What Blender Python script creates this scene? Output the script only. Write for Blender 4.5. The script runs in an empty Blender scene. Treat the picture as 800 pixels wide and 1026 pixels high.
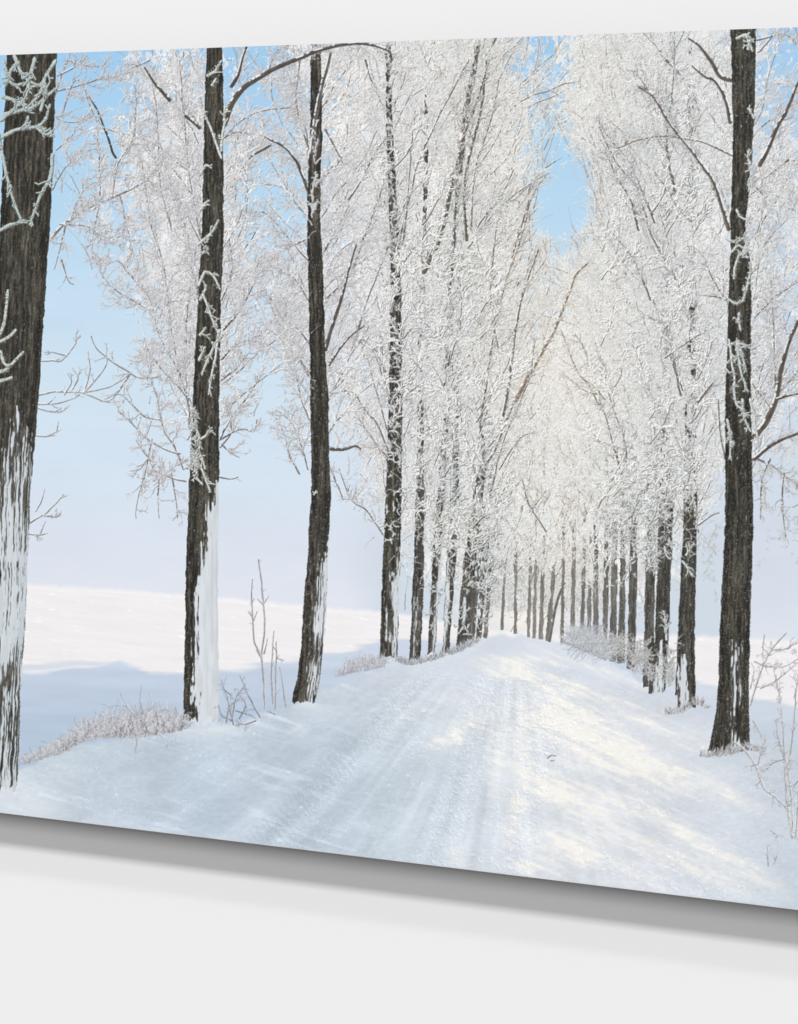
import bpy, math
import numpy as np

# =====================================================================
#  A stretched canvas print of a frosted winter avenue, hung on a white
#  wall. The print is flat: its picture is made of coplanar, tiling ink
#  areas (sky, snow, each printed tree, bush ...), each with its own
#  colour attribute computed below. Nothing is loaded.
# =====================================================================
F32 = np.float32
SS = 3                        # painter's supersampling
PX0, PX1, PY0, PY1 = -112.0, 912.0, 12.0, 942.0   # painted area, in picture units
W = int((PX1 - PX0) * SS); H = int((PY1 - PY0) * SS)
rng = np.random.default_rng(20)

def top_y(x): return 55.0 - 0.0350 * x
def bot_y(x): return 814.5 + 0.1219 * x

# ---------------------------------------------------------------- noise
def vnoise(x, y, seed):
    r = np.random.default_rng(seed).random((257, 257)).astype(F32)
    xf = np.floor(x); yf = np.floor(y)
    fx = (x - xf).astype(F32); fy = (y - yf).astype(F32)
    fx = fx * fx * (3 - 2 * fx); fy = fy * fy * (3 - 2 * fy)
    xi = xf.astype(np.int32) % 256; yi = yf.astype(np.int32) % 256
    a = r[yi, xi]; b = r[yi, xi + 1]; c = r[yi + 1, xi]; d = r[yi + 1, xi + 1]
    return (a + (b - a) * fx) * (1 - fy) + (c + (d - c) * fx) * fy

def fbm(x, y, seed, octv=4, gain=0.5):
    s = 0.0; a = 1.0; t = 0.0
    for o in range(octv):
        s = s + a * vnoise(x * 2 ** o + 17.3 * o, y * 2 ** o + 5.1 * o, seed + o); t += a; a *= gain
    return s / t

def sstep(a, b, x):
    t = np.clip((x - a) / (b - a), 0, 1); return t * t * (3 - 2 * t)

def ramp(x, xs, cols):
    cols = np.array(cols, dtype=F32)
    return np.stack([np.interp(x, xs, cols[:, i]) for i in range(3)], -1).astype(F32)

# ---------------------------------------------------------------- canvas buffers
img = np.zeros((H, W, 3), dtype=np.uint8)
idm = np.zeros((H, W), dtype=np.uint8)
imgf = img.reshape(-1, 3); idf = idm.reshape(-1)

PARTS = {}                                       # id -> (name, parent id)
def new_id(name, parent=0, label=None):
    i = len(PARTS) + 1; PARTS[i] = (name, parent, label); return i
ID_SKY = new_id('printed_sky'); ID_FIELD = new_id('printed_snow_field'); ID_ROAD = new_id('printed_snowy_track')
ID_FAR = new_id('printed_frosted_canopy', 0, 'far frosted tree crowns merging over the end of the printed avenue')

def stamp(X, Y, R, C, I, prob=None):
    """X,Y (n,) picture units in paint order; R radius in buffer pixels; C (n,3); I (n,)"""
    n = len(X)
    if n == 0: return
    for s in range(0, n, 1200000):
        e = min(n, s + 1200000)
        bx = np.round((X[s:e] - PX0) * SS).astype(np.int32); by = np.round((Y[s:e] - PY0) * SS).astype(np.int32)
        r = R[s:e]; m = int(math.ceil(float(r.max())))
        idx = []; src = []; base = np.arange(e - s, dtype=np.int32)
        for dy in range(-m, m + 1):
            for dx in range(-m, m + 1):
                d = math.hypot(dx, dy)
                if d > m + 0.3: continue
                k = d <= r + 0.25
                x = bx + dx; y = by + dy
                k &= (x >= 0) & (x < W) & (y >= 0) & (y < H)
                idx.append((y[k] * W + x[k]).astype(np.int64)); src.append(base[k])
        idx = np.concatenate(idx); src = np.concatenate(src)
        o = np.argsort(src, kind='stable'); idx = idx[o]; src = src[o]
        imgf[idx] = np.clip(C[s:e][src], 0, 255).astype(np.uint8)
        idf[idx] = I[s:e][src]

# ---------------------------------------------------------------- colour fields of the picture
def light_col(x, y):
    """frost colour at a place in the picture"""
    c = np.empty(x.shape + (3,), F32); c[...] = (235, 236, 240)
    g = sstep(330, 480, x)[..., None]; c = c * (1 - g) + np.array((237, 240, 241), F32) * g
    g = sstep(720, 790, x)[..., None]; c = c * (1 - g) + np.array((230, 232, 236), F32) * g
    w = np.exp(-(((x - 560) / 75) ** 2 + ((y - 370) / 150) ** 2)) * 1.0
    w = w + 0.60 * np.exp(-(((x - 480) / 100) ** 2 + ((y - 130) / 120) ** 2)) + 0.6 * np.exp(-(((x - 603) / 30) ** 2 + ((y - 80) / 60) ** 2))
    w = w + 0.5 * np.exp(-(((x - 350) / 28) ** 2 + ((y - 90) / 60) ** 2)) + 0.5 * np.exp(-(((x - 340) / 12) ** 2 + ((y - 430) / 25) ** 2))
    w = w + 0.6 * np.exp(-(((x - 565) / 40) ** 2 + ((y - 560) / 60) ** 2))
    w = np.clip(w, 0, 1)[..., None]
    return c * (1 - w) + np.array((254, 250, 242), F32) * w

def warmth(x, y):
    return np.clip(np.exp(-(((x - 565) / 62) ** 2 + ((y - 400) / 150) ** 2)) + .7 * np.exp(-(((x - 560) / 60) ** 2 + ((y - 130) / 110) ** 2)), 0, 1)
# coverage of frosted twigs on a 40-unit lattice (x = 20 + 40 i, y = 60 + 40 j)
COV = np.array([
 [5,3,5,7,8,6,6,8,8,9,9,9,7,6,8,9,9,9,8,6],
 [5,3,4,7,8,6,5,7,8,9,9,9,8,5,8,9,9,9,8,6],
 [2,4,6,8,9,5,4,6,8,9,9,9,8,5,7,9,9,9,8,7],
 [2,5,7,8,9,6,4,5,8,9,9,9,9,5,3,8,9,9,8,8],
 [1,5,7,7,9,7,5,5,8,9,9,9,9,3,2,9,9,9,8,8],
 [1,2,5,8,9,8,7,7,8,9,9,9,9,5,7,9,9,9,8,7],
 [1,0,2,7,8,8,7,7,8,9,9,9,9,6,9,9,9,9,8,7],
 [1,0,1,6,7,7,6,6,8,9,9,9,9,6,9,9,9,9,8,7],
 [1,0,1,5,6,6,5,6,7,8,9,9,9,9,9,9,9,9,8,7],
 [0,0,0,4,6,5,3,5,7,8,9,9,9,9,9,9,9,9,8,7],
 [0,0,0,3,5,2,0,2,6,8,9,9,9,9,9,9,9,9,8,6],
 [0,0,0,1,3,0,0,0,4,8,9,9,9,9,9,9,9,8,5,4],
 [0,0,0,0,0,0,0,0,3,6,9,9,9,9,9,9,9,7,3,2],
 [0,0,0,0,0,0,0,0,0,3,7,9,9,9,9,9,8,4,1,0],
 [0,0,0,0,0,0,0,0,0,0,2,6,5,5,5,6,4,0,0,0],
 [0]*20, [0]*20], dtype=F32) / 9.0
COV = np.hstack([np.repeat(COV[:, :1], 3, 1), COV, np.repeat(COV[:, -1:], 3, 1)])
def coverage(x, y):
    gx = np.clip((x + 100) / 40.0, 0, COV.shape[1] - 1.001); gy = np.clip((y - 60) / 40.0, 0, COV.shape[0] - 1.001)
    xi = gx.astype(np.int32); yi = gy.astype(np.int32); fx = gx - xi; fy = gy - yi
    return ((COV[yi, xi] * (1 - fx) + COV[yi, xi + 1] * fx) * (1 - fy) + (COV[yi + 1, xi] * (1 - fx) + COV[yi + 1, xi + 1] * fx) * fy)

def horizon(x):
    return np.interp(x, [-120, 30, 110, 190, 270, 325, 380, 500, 560, 700, 800, 920], [578, 586, 590, 596.5, 603, 609, 612, 632, 634, 637, 642, 648])

def road_edge(x):     # the near bank / verge line: below it the print shows the track's own snow
    return np.interp(x, [-120, 20, 60, 120, 180, 230, 300, 370, 420, 470, 500, 540, 585, 630, 690, 740, 780, 920],
                        [800, 770, 748, 738, 728, 722, 700, 668, 660, 640, 634, 635, 646, 672, 708, 735, 742, 760])

# ---------------------------------------------------------------- sky, field and track
def paint_ground():
    for j0 in range(0, H, 300):
        j1 = min(H, j0 + 300)
        yy, xx = np.mgrid[j0:j1, 0:W].astype(F32)
        x = xx / SS + PX0; y = yy / SS + PY0
        # sky
        c = ramp(y, [20, 60, 130, 200, 300, 400, 470, 540, 600, 650],
                 [(154,198,236),(160,203,237),(174,210,238),(183,215,239),(197,221,240),(208,226,240),(212,226,240),(218,226,238),(225,229,239),(228,231,239)])
        r = sstep(600, 760, x)[..., None]
        c2 = ramp(y, [20, 150, 300, 450, 560, 640], [(162,202,236),(176,206,234),(196,215,234),(207,219,232),(211,219,231),(222,228,238)])
        c = c * (1 - r) + c2 * r
        # pale hazy wood far off behind the end of the avenue
        m = (sstep(335, 400, x) * (1 - sstep(715, 760, x)) * sstep(470, 560, y))[..., None]
        c = c * (1 - m) + np.array((208, 218, 229), F32) * m
        m = np.exp(-(((x - 525) / 60) ** 2 + ((y - 618) / 22) ** 2))[..., None]
        c = c * (1 - m) + np.array((246, 240, 234), F32) * m
        c += (fbm(x / 60, y / 25, 5, 3)[..., None] - 0.5) * 5
        ids = np.full(x.shape, ID_SKY, np.uint8)
        # far sunlit field
        hz = horizon(x)
        f = y > hz
        d = y - hz
        fc = np.empty_like(c); fc[...] = (241, 238, 239)
        st = fbm(x / 34, d / 3.2 - x / 90, 11, 4)
        fc += ((st - 0.5) * 10)[..., None]
        fc += (sstep(0.86, 0.97, vnoise(x / 13, d / 1.1 - x / 9, 12)) * 12)[..., None]
        fc += ((1 - sstep(0, 8, d)) * 5)[..., None]
        # blue shade lying over the near field
        sh = np.interp(x, [-120, 30, 80, 120, 150, 190, 250, 300, 360, 420, 640, 700, 760, 920],
                          [672, 676, 672, 666, 678, 679, 668, 662, 648, 640, 650, 684, 702, 715]) - y
        sh = sh + (fbm(x / 50, y / 7, 21, 3) - 0.5) * 14
        s = 1 - sstep(-3.0, 3.5, sh)
        wis = (1 - sstep(1.5, 5, np.abs(y - (664 + np.abs(x - 82) * 0.10) + (fbm(x/30, y/6, 24, 2)-.5)*4))) * (1 - sstep(95, 150, x)) * 0.6
        s = np.clip(np.maximum(s, wis), 0, 1)
        s = s[..., None]
        dk = ramp(y, [640, 680, 720, 760, 800], [(208,217,231),(196,209,226),(186,202,221),(180,198,217),(178,196,214)])
        dr = ramp(y, [640, 700, 760, 800], [(216,222,232),(208,216,228),(196,208,221),(186,203,216)])
        k = sstep(560, 700, x)[..., None]; dk = dk * (1 - k) + dr * k
        dk += ((fbm(x / 70, y / 9, 22, 3) - 0.5) * 13)[..., None]
        fc = fc * (1 - s) + dk * s
        hb = sstep(-3.0, 3.5, d + (vnoise(x / 5, y * 0 + 2, 25) - .5) * 1.5)[..., None]
        c = c * (1 - hb) + fc * hb; ids[f] = ID_FIELD
        # the track and its banks, in the print's own perspective
        edge = road_edge(x) + (vnoise(x / 9, y * 0 + 3, 31) - 0.5) * 5
        g = y > edge
        vx, vy = 518.0, 600.0
        th = np.arctan2(x - vx, np.maximum(y - vy, 1)); rr = np.log(np.maximum(np.hypot(x - vx, y - vy), 6))
        base = ramp(x + 0 * y, [-120, 60, 200, 320, 420, 520, 640, 740, 800, 920],
                    [(199,210,221),(199,210,221),(193,206,219),(195,207,219),(201,212,222),(212,218,226),(217,221,228),(209,216,225),(200,210,220),(195,207,217)])
        v = sstep(640, 735, y)[..., None]
        base = np.array((212, 219, 229), F32) * (1 - v) + base * v
        base += ((fbm(x / 55, y / 22 + x / 260, 41, 4) - 0.5) * 20)[..., None]
        # bank light: pale crest right of the near trunk and along the left verge
        m = np.exp(-(((x - 25) / 34) ** 2 + ((y - 800 - (x - 20) * 0.35) / 20) ** 2)) * 1.0
        m = m + 0.55 * np.exp(-((y - (736 - (x - 130) * 0.12)) / 8) ** 2) * sstep(85, 150, x) * (1 - sstep(215, 290, x))
        m = m + 0.6 * np.exp(-(((x - 299) / 9) ** 2 + ((y - 731) / 7) ** 2))
        m = m + 0.4 * np.exp(-(((x - 218) / 26) ** 2 + ((y - 731) / 8) ** 2))
        m = np.clip(m, 0, 1)[..., None]; base = base * (1 - m) + np.array((222, 229, 235), F32) * m
        # long drifted streaks falling to the right on the left bank
        u = (x * 0.30 + y * -0.95); w = (x * 0.95 + y * 0.30)
        stw = fbm(w / 60, u / 5.5, 43, 4)
        lw = (1 - sstep(330, 430, x))
        base += ((sstep(0.50, 0.80, stw) * 15 - 4) * lw * (0.25 + sstep(.35, .7, fbm(x / 40, y / 30, 44, 2))))[..., None]
        base += (sstep(0.80, 0.93, vnoise(x / 1.7, y / 1.4, 45)) * sstep(.45, .68, fbm(x / 28, y / 18, 46, 3)) * sstep(650, 700, y) * 20)[..., None]
        base += 2
        # wheel ruts that run to the end of the avenue
        far = sstep(18, 90, y - 632)
        rut = 0
        for t0, wd, am in ((-0.83, 0.035, -12), (-0.76, 0.022, 15), (-0.70, 0.030, -9), (-0.63, 0.02, 10), (-0.52, 0.035, -10), (-0.43, 0.02, 9), (-0.30, 0.05, -6),
                           (-0.17, 0.022, -10), (-0.10, 0.03, 14), (-0.02, 0.018, -12), (0.045, 0.020, 17), (0.10, 0.03, -6)):
            t = t0 + (vnoise(rr * 5 + t0 * 40, rr * 0, 51) - 0.5) * 0.03
            rut = rut + .45 * am * (0.4 + 1.2 * vnoise(rr * 7, th * 9, 53)) * np.exp(-((th - t) / wd) ** 2)
        base += (rut * far)[..., None]
        base += ((fbm(th * 26, rr * 2.2, 52, 4) - 0.5) * 26 * far * (1 - sstep(0.6, 1.1, np.abs(th + 0.25))))[..., None]
        # ribbed tyre tread at the left rut
        tr = np.exp(-((th + 0.80) / 0.055) ** 2) * sstep(700, 760, y)
        base += (np.sin(np.hypot(x - vx, y - vy) / 1.0 + vnoise(x / 6, y / 6, 54) * 4) * 5 * tr * sstep(.35, .6, vnoise(x / 14, y / 14, 55)))[..., None]
        # sun coming through the crowns: warm patches, drawn out to lower right
        sun = 0
        for cx, cy, sx, sy, rot, am in ((505,663,26,5.5,0.1,.9),(540,660,24,4,0.2,.6),(520,676,26,6,0.25,.85),(505,672,18,6,0,.5),(590,668,34,3,0.35,.5),(566,688,24,8,.4,.45),(555,712,16,22,0.1,.55),
                (575,725,30,17,0.45,.75),(612,741,44,11,0.42,.95),(640,760,40,9,0.3,.75),(655,771,38,6,0.25,.6),(590,760,40,12,.45,.6),(573,801,46,16,0.5,.85),(555,790,22,12,.3,.55),
                (560,847,34,12,0.2,.75),(600,860,40,12,0.3,.5),(523,742,12,40,0.05,.5),(497,760,9,34,0.1,.4),(516,815,8,30,0.25,.6),(452,741,30,8,-.4,.5),(470,724,24,6,-.5,.5),(440,715,60,26,0,.25),
                (648,814,50,8,0.45,.55),(662,856,46,8,0.35,.6),(700,846,36,9,0.55,.55),(720,790,40,9,0.5,.5),(752,872,34,9,.55,.55),(690,745,50,8,.4,.25),(665,782,50,10,.3,.6),
                (530,868,20,6,.1,.6),(460,856,16,14,.2,.35),(640,722,30,4,.3,.4),(676,698,22,3,0.3,.35),(730,885,30,8,.4,.35),(610,700,50,5,.35,.35)):
            ca, sa = math.cos(rot), math.sin(rot)
            a = ((x - cx) * ca + (y - cy) * sa) / sx; b = (-(x - cx) * sa + (y - cy) * ca) / sy
            sun = sun + am * np.exp(-(a * a + b * b))
        u2 = -x * 0.40 + y * 0.92; w2 = x * 0.92 + y * 0.40
        n = fbm(w2 / 26, u2 / 3.6, 61, 4); n2 = fbm(x / 6, y / 4, 63, 3)
        sun = sun * (0.58 + .8 * sstep(0.30, 0.72, n)) * (0.72 + 0.55 * sstep(0.3, 0.7, n2))
        sun = np.clip(sun + 0.25 * sstep(440, 560, x) * (1 - sstep(650, 760, x)) * sstep(0.48, 0.7, n), 0, 1)[..., None]
        base = base * (1 - sun * .85) + np.array((251, 247, 239), F32) * sun * .85
        # crumbs and trampled lumps
        lump = sstep(0.62, 0.78, fbm(x / 3.2, y / 2.4, 71, 3)) * sstep(0.40, 0.62, fbm(x / 45, y / 30, 73, 2)) * sstep(655, 720, y) * (1 - sstep(.5, .9, th))
        lump = lump * (0.25 + sstep(330, 430, x))
        base += (lump * 16)[..., None] - (np.roll(lump, (3, -2), (0, 1)) * 12)[..., None]
        cr = np.exp(-((x - (545 - (y - 740) * .22)) / 22) ** 2) + np.exp(-((x - (478 - (y - 740) * .35)) / 26) ** 2) + .8 * np.exp(-((x - (405 - (y - 700) * .9)) / 24) ** 2) + .7 * np.exp(-((x - 520) / 45) ** 2 - ((y - 690) / 30) ** 2)
        g1 = fbm(x / 1.9, y / 1.5, 76, 3); g2 = np.roll(g1, (2, -2), (0, 1))
        base += ((sstep(.5, .75, g1) * 24 - sstep(.5, .75, g2) * 17) * np.clip(cr, 0, 1) * sstep(650, 690, y))[..., None]
        base += ((fbm(x / 5, y / 2.2, 77, 3) - .5) * 14 * sstep(645, 700, y))[..., None]
        base += ((vnoise(x * 1.1, y * 1.1, 75) - 0.5) * 5)[..., None]
        # soft edge where the bank meets the shaded field
        a = (sstep(0, 5, y - edge))[..., None]
        c = np.where(g[..., None], c * (1 - a) + base * a, c)
        ids[g] = ID_ROAD
        # the dark fold where the print turns over its lower edge is barely lighter
        ed = sstep(-4, 0, y - bot_y(x))[..., None]
        c = c * (1 - ed * 0.35) + np.array((204, 205, 203), F32) * ed * 0.35
        img[j0:j1] = np.clip(c, 0, 255).astype(np.uint8); idm[j0:j1] = ids
paint_ground()

# ---------------------------------------------------------------- strokes
def walk(x0, y0, h, L, curv, jit, step=0.42, taper=None, T=None):
    """n strokes integrated together -> X,Y,t (n,T), alive mask"""
    n = len(x0); T = T or int(np.ceil(L.max() / step)) + 1
    jn = np.repeat(rng.normal(0, 1, (n, T // 6 + 2)), 6, axis=1)[:, :T]
    hh = h[:, None] + np.cumsum(curv[:, None] * step + jn * jit[:, None] * step, axis=1)
    X = x0[:, None] + np.cumsum(np.cos(hh), axis=1) * step; Y = y0[:, None] - np.cumsum(np.sin(hh), axis=1) * step
    t = (np.arange(T)[None, :] * step) / L[:, None]
    return X, Y, t, hh, t <= 1

def draw_walk(X, Y, t, alive, r0, r1, C, I, dark=None, darkf=0.62, off=(0.35, 0.45), lr=.85):
    """pale frost laid on a darker underside; strokes painted one after the other"""
    n, T = X.shape
    R = r0[:, None] * (1 - t) + r1[:, None] * t
    Cc = np.repeat(C[:, None, :], T, 1); Ii = np.repeat(I[:, None], T, 1)
    if dark is not None:
        Dd = np.repeat(dark[:, None, :], T, 1)
        # per stroke: shadow side first, then frost: put them side by side in paint order
        Xa = np.concatenate([X + off[0], X - 0.1], 1); Ya = np.concatenate([Y + off[1], Y - 0.1], 1)
        Ra = np.concatenate([R, R * lr], 1); Ca = np.concatenate([Dd, Cc], 1); Ia = np.concatenate([Ii, Ii], 1)
        A = np.concatenate([alive, alive], 1)
        stamp(Xa[A], Ya[A], Ra[A].astype(F32), Ca[A], Ia[A])
    else:
        stamp(X[alive], Y[alive], R[alive].astype(F32), Cc[alive], Ii[alive])

def poly(pts, step=0.5, wob=0.0):
    """smooth polyline through control points"""
    p = np.array(pts, dtype=float)
    if len(p) == 2: p = np.vstack([p[0], p.mean(0), p[1]])
    q = np.vstack([2 * p[0] - p[1], p, 2 * p[-1] - p[-2]]); out = []
    for i in range(1, len(q) - 2):
        n = max(2, int(np.hypot(*(q[i + 1] - q[i])) / step)); t = np.linspace(0, 1, n, endpoint=False)[:, None]
        a, b, c, d = q[i - 1], q[i], q[i + 1], q[i + 2]
        out.append(0.5 * (2 * b + (c - a) * t + (2 * a - 5 * b + 4 * c - d) * t ** 2 + (3 * b - a - 3 * c + d) * t ** 3))
    o = np.vstack(out)
    if wob:
        s = rng.integers(1, 9999); k = np.arange(len(o)) * step
        o[:, 0] += (vnoise(k / 9, k * 0 + 1.5, s) - .5) * wob * 2; o[:, 1] += (vnoise(k / 9, k * 0 + 7.5, s + 1) - .5) * wob * 2
    return o

BARK_D = np.array((58, 55, 52), F32)
def limb(pts, w0, w1, tid, bark=(92, 86, 84), frost=0.6, fc=None, wob=0.6):
    """a bare or frosted bough given by control points (base first); widths in picture units"""
    o = poly(pts, 0.4, wob); n = len(o); t = np.linspace(0, 1, n)
    R = ((w0 * (1 - t) + w1 * t) * SS / 2 * (0.9 + 0.2 * vnoise(np.arange(n) / 7.0, np.zeros(n) + .5, int(rng.integers(9999))))).astype(F32)
    x, y = o[:, 0], o[:, 1]; I = np.full(n, tid, np.uint8)
    b = np.array(bark, F32)
    nz = vnoise(np.arange(n) / 7.0, np.zeros(n) + .5, int(rng.integers(9999)))
    stamp(x, y, R, b * (0.8 + 0.4 * nz[:, None]), I)
    stamp(x + 0.12 * R / SS, y + 0.25 * R / SS, R * 0.5, b * (0.62 + 0.3 * nz[:, None]), I)
    if frost > 0:
        f = light_col(x, y) if fc is None else np.tile(np.array(fc, F32), (n, 1))
        k = (.5 * vnoise(np.arange(n) / 22.0, np.zeros(n) + .5, int(rng.integers(9999))) + .5 * vnoise(np.arange(n) / 5.0, np.zeros(n) + .5, int(rng.integers(9999)))) < frost
        d = np.gradient(x); e = np.gradient(y); L = np.hypot(d, e) + 1e-6
        nx, ny = -e / L, d / L; s = np.where(ny > 0, -1, 1); nx *= s; ny *= s      # the upper side
        stamp((x + nx * R / SS * 0.9)[k], (y + ny * R / SS * 0.9)[k], np.maximum(R * 0.33, 0.7)[k], f[k] * 0.99, I[k])
    return o

def sprays(parents, n, tid, Lr=(10, 26), spread=(0.35, 0.9), curv=0.03, hook=0.0, r=(0.9, 0.6), fc=None, dark=(150, 150, 158), twig=2, lo=0.15, tone=0.10, covlim=True):
    """twigs along bough polylines, each with smaller twiglets; hooks turn the tips up"""
    P = [p for p in parents if len(p) > 4]
    wts = np.array([len(p) for p in P], float); pick = rng.choice(len(P), n, p=wts / wts.sum())
    x0 = np.empty(n); y0 = np.empty(n); hd = np.empty(n); tt = rng.uniform(lo, 1, n)
    for i, k in enumerate(pick):
        p = P[k]; j = min(int(tt[i] * (len(p) - 2)), len(p) - 2); j2 = min(j + 4, len(p) - 1)
        x0[i], y0[i] = p[j]; hd[i] = math.atan2(-(p[j2][1] - p[j][1]), p[j2][0] - p[j][0])
    side = rng.choice([-1, 1], n); h = hd + side * rng.uniform(*spread, n)
    if covlim:
        ok = rng.random(n) < np.clip(coverage(x0, y0) * 1.5 + 0.05, 0, 1)
        x0, y0, h, tt, side = x0[ok], y0[ok], h[ok], tt[ok], side[ok]; n = len(x0)
    if n == 0: return []
    L = rng.uniform(*Lr, n) * (1.15 - 0.5 * tt)
    # curvature toward the upright
    cu = -np.sign(np.cos(h)) * -1 * hook * rng.uniform(0.3, 1.4, n) + rng.normal(0, curv, n)
    X, Y, t, hh, al = walk(x0, y0, h, L, cu, np.full(n, 0.10))
    C = (light_col(x0, y0) if fc is None else np.tile(np.array(fc, F32), (n, 1))) * (1 - np.abs(rng.normal(0, tone, n)))[:, None]
    D = np.array(dark, F32) * rng.uniform(0.8, 1.12, n)[:, None]
    I = np.full(n, tid, np.uint8)
    draw_walk(X, Y, t, al, np.full(n, r[0]), np.full(n, r[1]), C, I, D)
    out = []
    if twig:
        m = n * twig; k = rng.integers(0, n, m); T = X.shape[1]
        a = rng.uniform(0.2, 0.95, m) * np.minimum(al.sum(1)[k] - 1, T - 1); j = a.astype(int)
        h2 = hh[k, j] + rng.choice([-1, 1], m) * rng.uniform(0.4, 1.1, m)
        L2 = np.clip(L[k] * rng.uniform(0.15, 0.45, m), 2.2, 12)
        cu2 = np.sign(np.cos(h2)) * hook * 1.6 * rng.uniform(0, 1.5, m) + rng.normal(0, curv * 2, m)
        X2, Y2, t2, _, al2 = walk(X[k, j], Y[k, j], h2, L2, cu2, np.full(m, 0.12))
        C2 = C[k] * rng.uniform(0.93, 1.05, m)[:, None]
        draw_walk(X2, Y2, t2, al2, np.full(m, r[0] * 0.85), np.full(m, r[1]), C2, np.full(m, tid, np.uint8), D[k])
    for i in range(min(n, 400)):
        c = al[i].sum(); out.append(np.stack([X[i, :c], Y[i, :c]], 1))
    return out

# ---------------------------------------------------------------- trees: registry
TREES = {}
def tree(key, label=None):
    t = new_id('printed_tree', 0, label); a = new_id('trunk', t); b = new_id('frosted_crown', t)
    TREES[key] = (t, a, b); return a, b

def trunk(key, pts, haze=0.0, furrow=None, scol=(219, 225, 230), snow=None, cover=None, warm=0.0, flecks=0.5, seed=1, light=1.0, y_range=None):
    """pts: (y, xl, xr) rows. snow: (y, u_from, u_to) rows. cover: (y, share of the bark hidden by twigs)"""
    tid = TREES[key][1]
    p = np.array(pts, float)
    ya, yb = p[:, 0].min(), p[:, 0].max()
    j0 = max(0, int((ya - PY0) * SS)); j1 = min(H, int((yb - PY0) * SS))
    xa, xb = p[:, 1].min() - 3, p[:, 2].max() + 3
    i0 = max(0, int((xa - PX0) * SS)); i1 = min(W, int((xb - PX0) * SS))
    yy, xx = np.mgrid[j0:j1, i0:i1].astype(F32); x = xx / SS + PX0; y = yy / SS + PY0
    o = np.argsort(p[:, 0]); p = p[o]
    xl = np.interp(y, p[:, 0], p[:, 1]) + (vnoise(y / 7, y * 0 + .5, seed) - .5) * 1.6 + (vnoise(y / 1.6, y * 0 + .5, seed + 5) - .5) * .8
    xr = np.interp(y, p[:, 0], p[:, 2]) + (vnoise(y / 8, y * 0 + .5, seed + 1) - .5) * 1.6 + (vnoise(y / 1.7, y * 0 + .5, seed + 6) - .5) * .8
    wd = np.maximum(xr - xl, .5); u = (x - xl) / wd
    ins = (u >= 0) & (u <= 1)
    # bottom ends ragged in the snow
    ins &= y < yb - vnoise(x / 2.2, x * 0 + .5, seed + 2) * min(7, wd.max() * .35)
    ux = np.arcsin(np.clip(u * 2 - 1, -1, 1)) * wd / 2 + x * 0.2
    n = 0.42 * vnoise(ux / 2.1 + fbm(x / 9, y / 18, seed + 9, 2) * 2, y / 24, seed + 3) + 0.33 * vnoise(ux / 0.95, y / 6, seed + 4) + 0.25 * vnoise(ux / .7, y / 1.6, seed + 7)
    v = np.clip((n - 0.22) / 0.56, 0, 1) ** 1.35
    c = np.array((38, 37, 34), F32) + v[..., None] * np.array((66, 62, 54), F32)
    c *= (light * (0.84 + 0.22 * np.sin(np.clip(u, 0, 1) * np.pi)))[..., None]
    c *= (0.88 + 0.24 * fbm(x / 14, y / 40, seed + 8, 2))[..., None]
    # frost flecks in the furrows, most at the edges
    fl = vnoise(ux / 0.6, y / 1.3, seed + 11); ed = np.abs(u * 2 - 1)
    m = sstep(0.93 - 0.18 * flecks * (0.35 + ed ** 2), 1.0 - 0.1 * flecks, fl)[..., None]
    c = c * (1 - m) + np.array((172, 178, 180), F32) * m
    if snow is not None:
        s = np.array(snow, float); s = s[np.argsort(s[:, 0])]
        a = np.interp(y, s[:, 0], s[:, 1]); b = np.interp(y, s[:, 0], s[:, 2])
        q = 0.6 * vnoise(x / 1.4, y / 24, seed + 13) + 0.4 * vnoise(x / 1.0, y / 5, seed + 14)
        off = (b - a) <= .01; b = np.where(b > .96, 1.6, b)
        k = np.minimum(u - a, b - u) * wd + (q - 0.5) * 2 * np.minimum(wd * 0.42, 8)
        k = np.where(off, -9, k)
        sm = (sstep(-1.3, 1.5, k + (vnoise(x / .8, y / .9, seed + 16) - .5) * 1.4) * .97)[..., None]
        sc = np.array(scol, F32) + ((fbm(x / 2.5, y / 22, seed + 15, 3) - .5) * 26)[..., None] - (sstep(.55, 1.0, u) * 8)[..., None]
        if furrow is not None:
            fw = np.array(furrow, float); fv = np.interp(y, fw[:, 0], fw[:, 1])
            fn = 0.7 * vnoise(ux / 1.5 + vnoise(x / 5, y / 12, seed + 22) * 1.5, y / 26, seed + 21) + 0.3 * vnoise(ux / .8, y / 5, seed + 23)
            sm = sm * (1 - .92 * sstep(-.10, .08, fn - (1 - fv)))[..., None]
        c = c * (1 - sm) + sc * sm
    if haze: c = c * (1 - haze) + (light_col(x, y) * 0.86) * haze
    if warm: c = c * (1 - warm * .3) + np.array((190, 160, 130), F32) * warm * .3
    if cover is not None:
        cv = np.array(cover, float); cv = cv[np.argsort(cv[:, 0])]
        ins &= fbm(x / 6, y / 12, seed + 17, 3) * 0.8 + vnoise(x / 1.8, y / 3.4, seed + 19) * 0.2 > np.interp(y, cv[:, 0], cv[:, 1]) * 0.62 + 0.12 * (np.interp(y, cv[:, 0], cv[:, 1]) > 0.02)
    sub = img[j0:j1, i0:i1]; sub[ins] = np.clip(c[ins], 0, 255).astype(np.uint8)
    idm[j0:j1, i0:i1][ins] = tid

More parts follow.
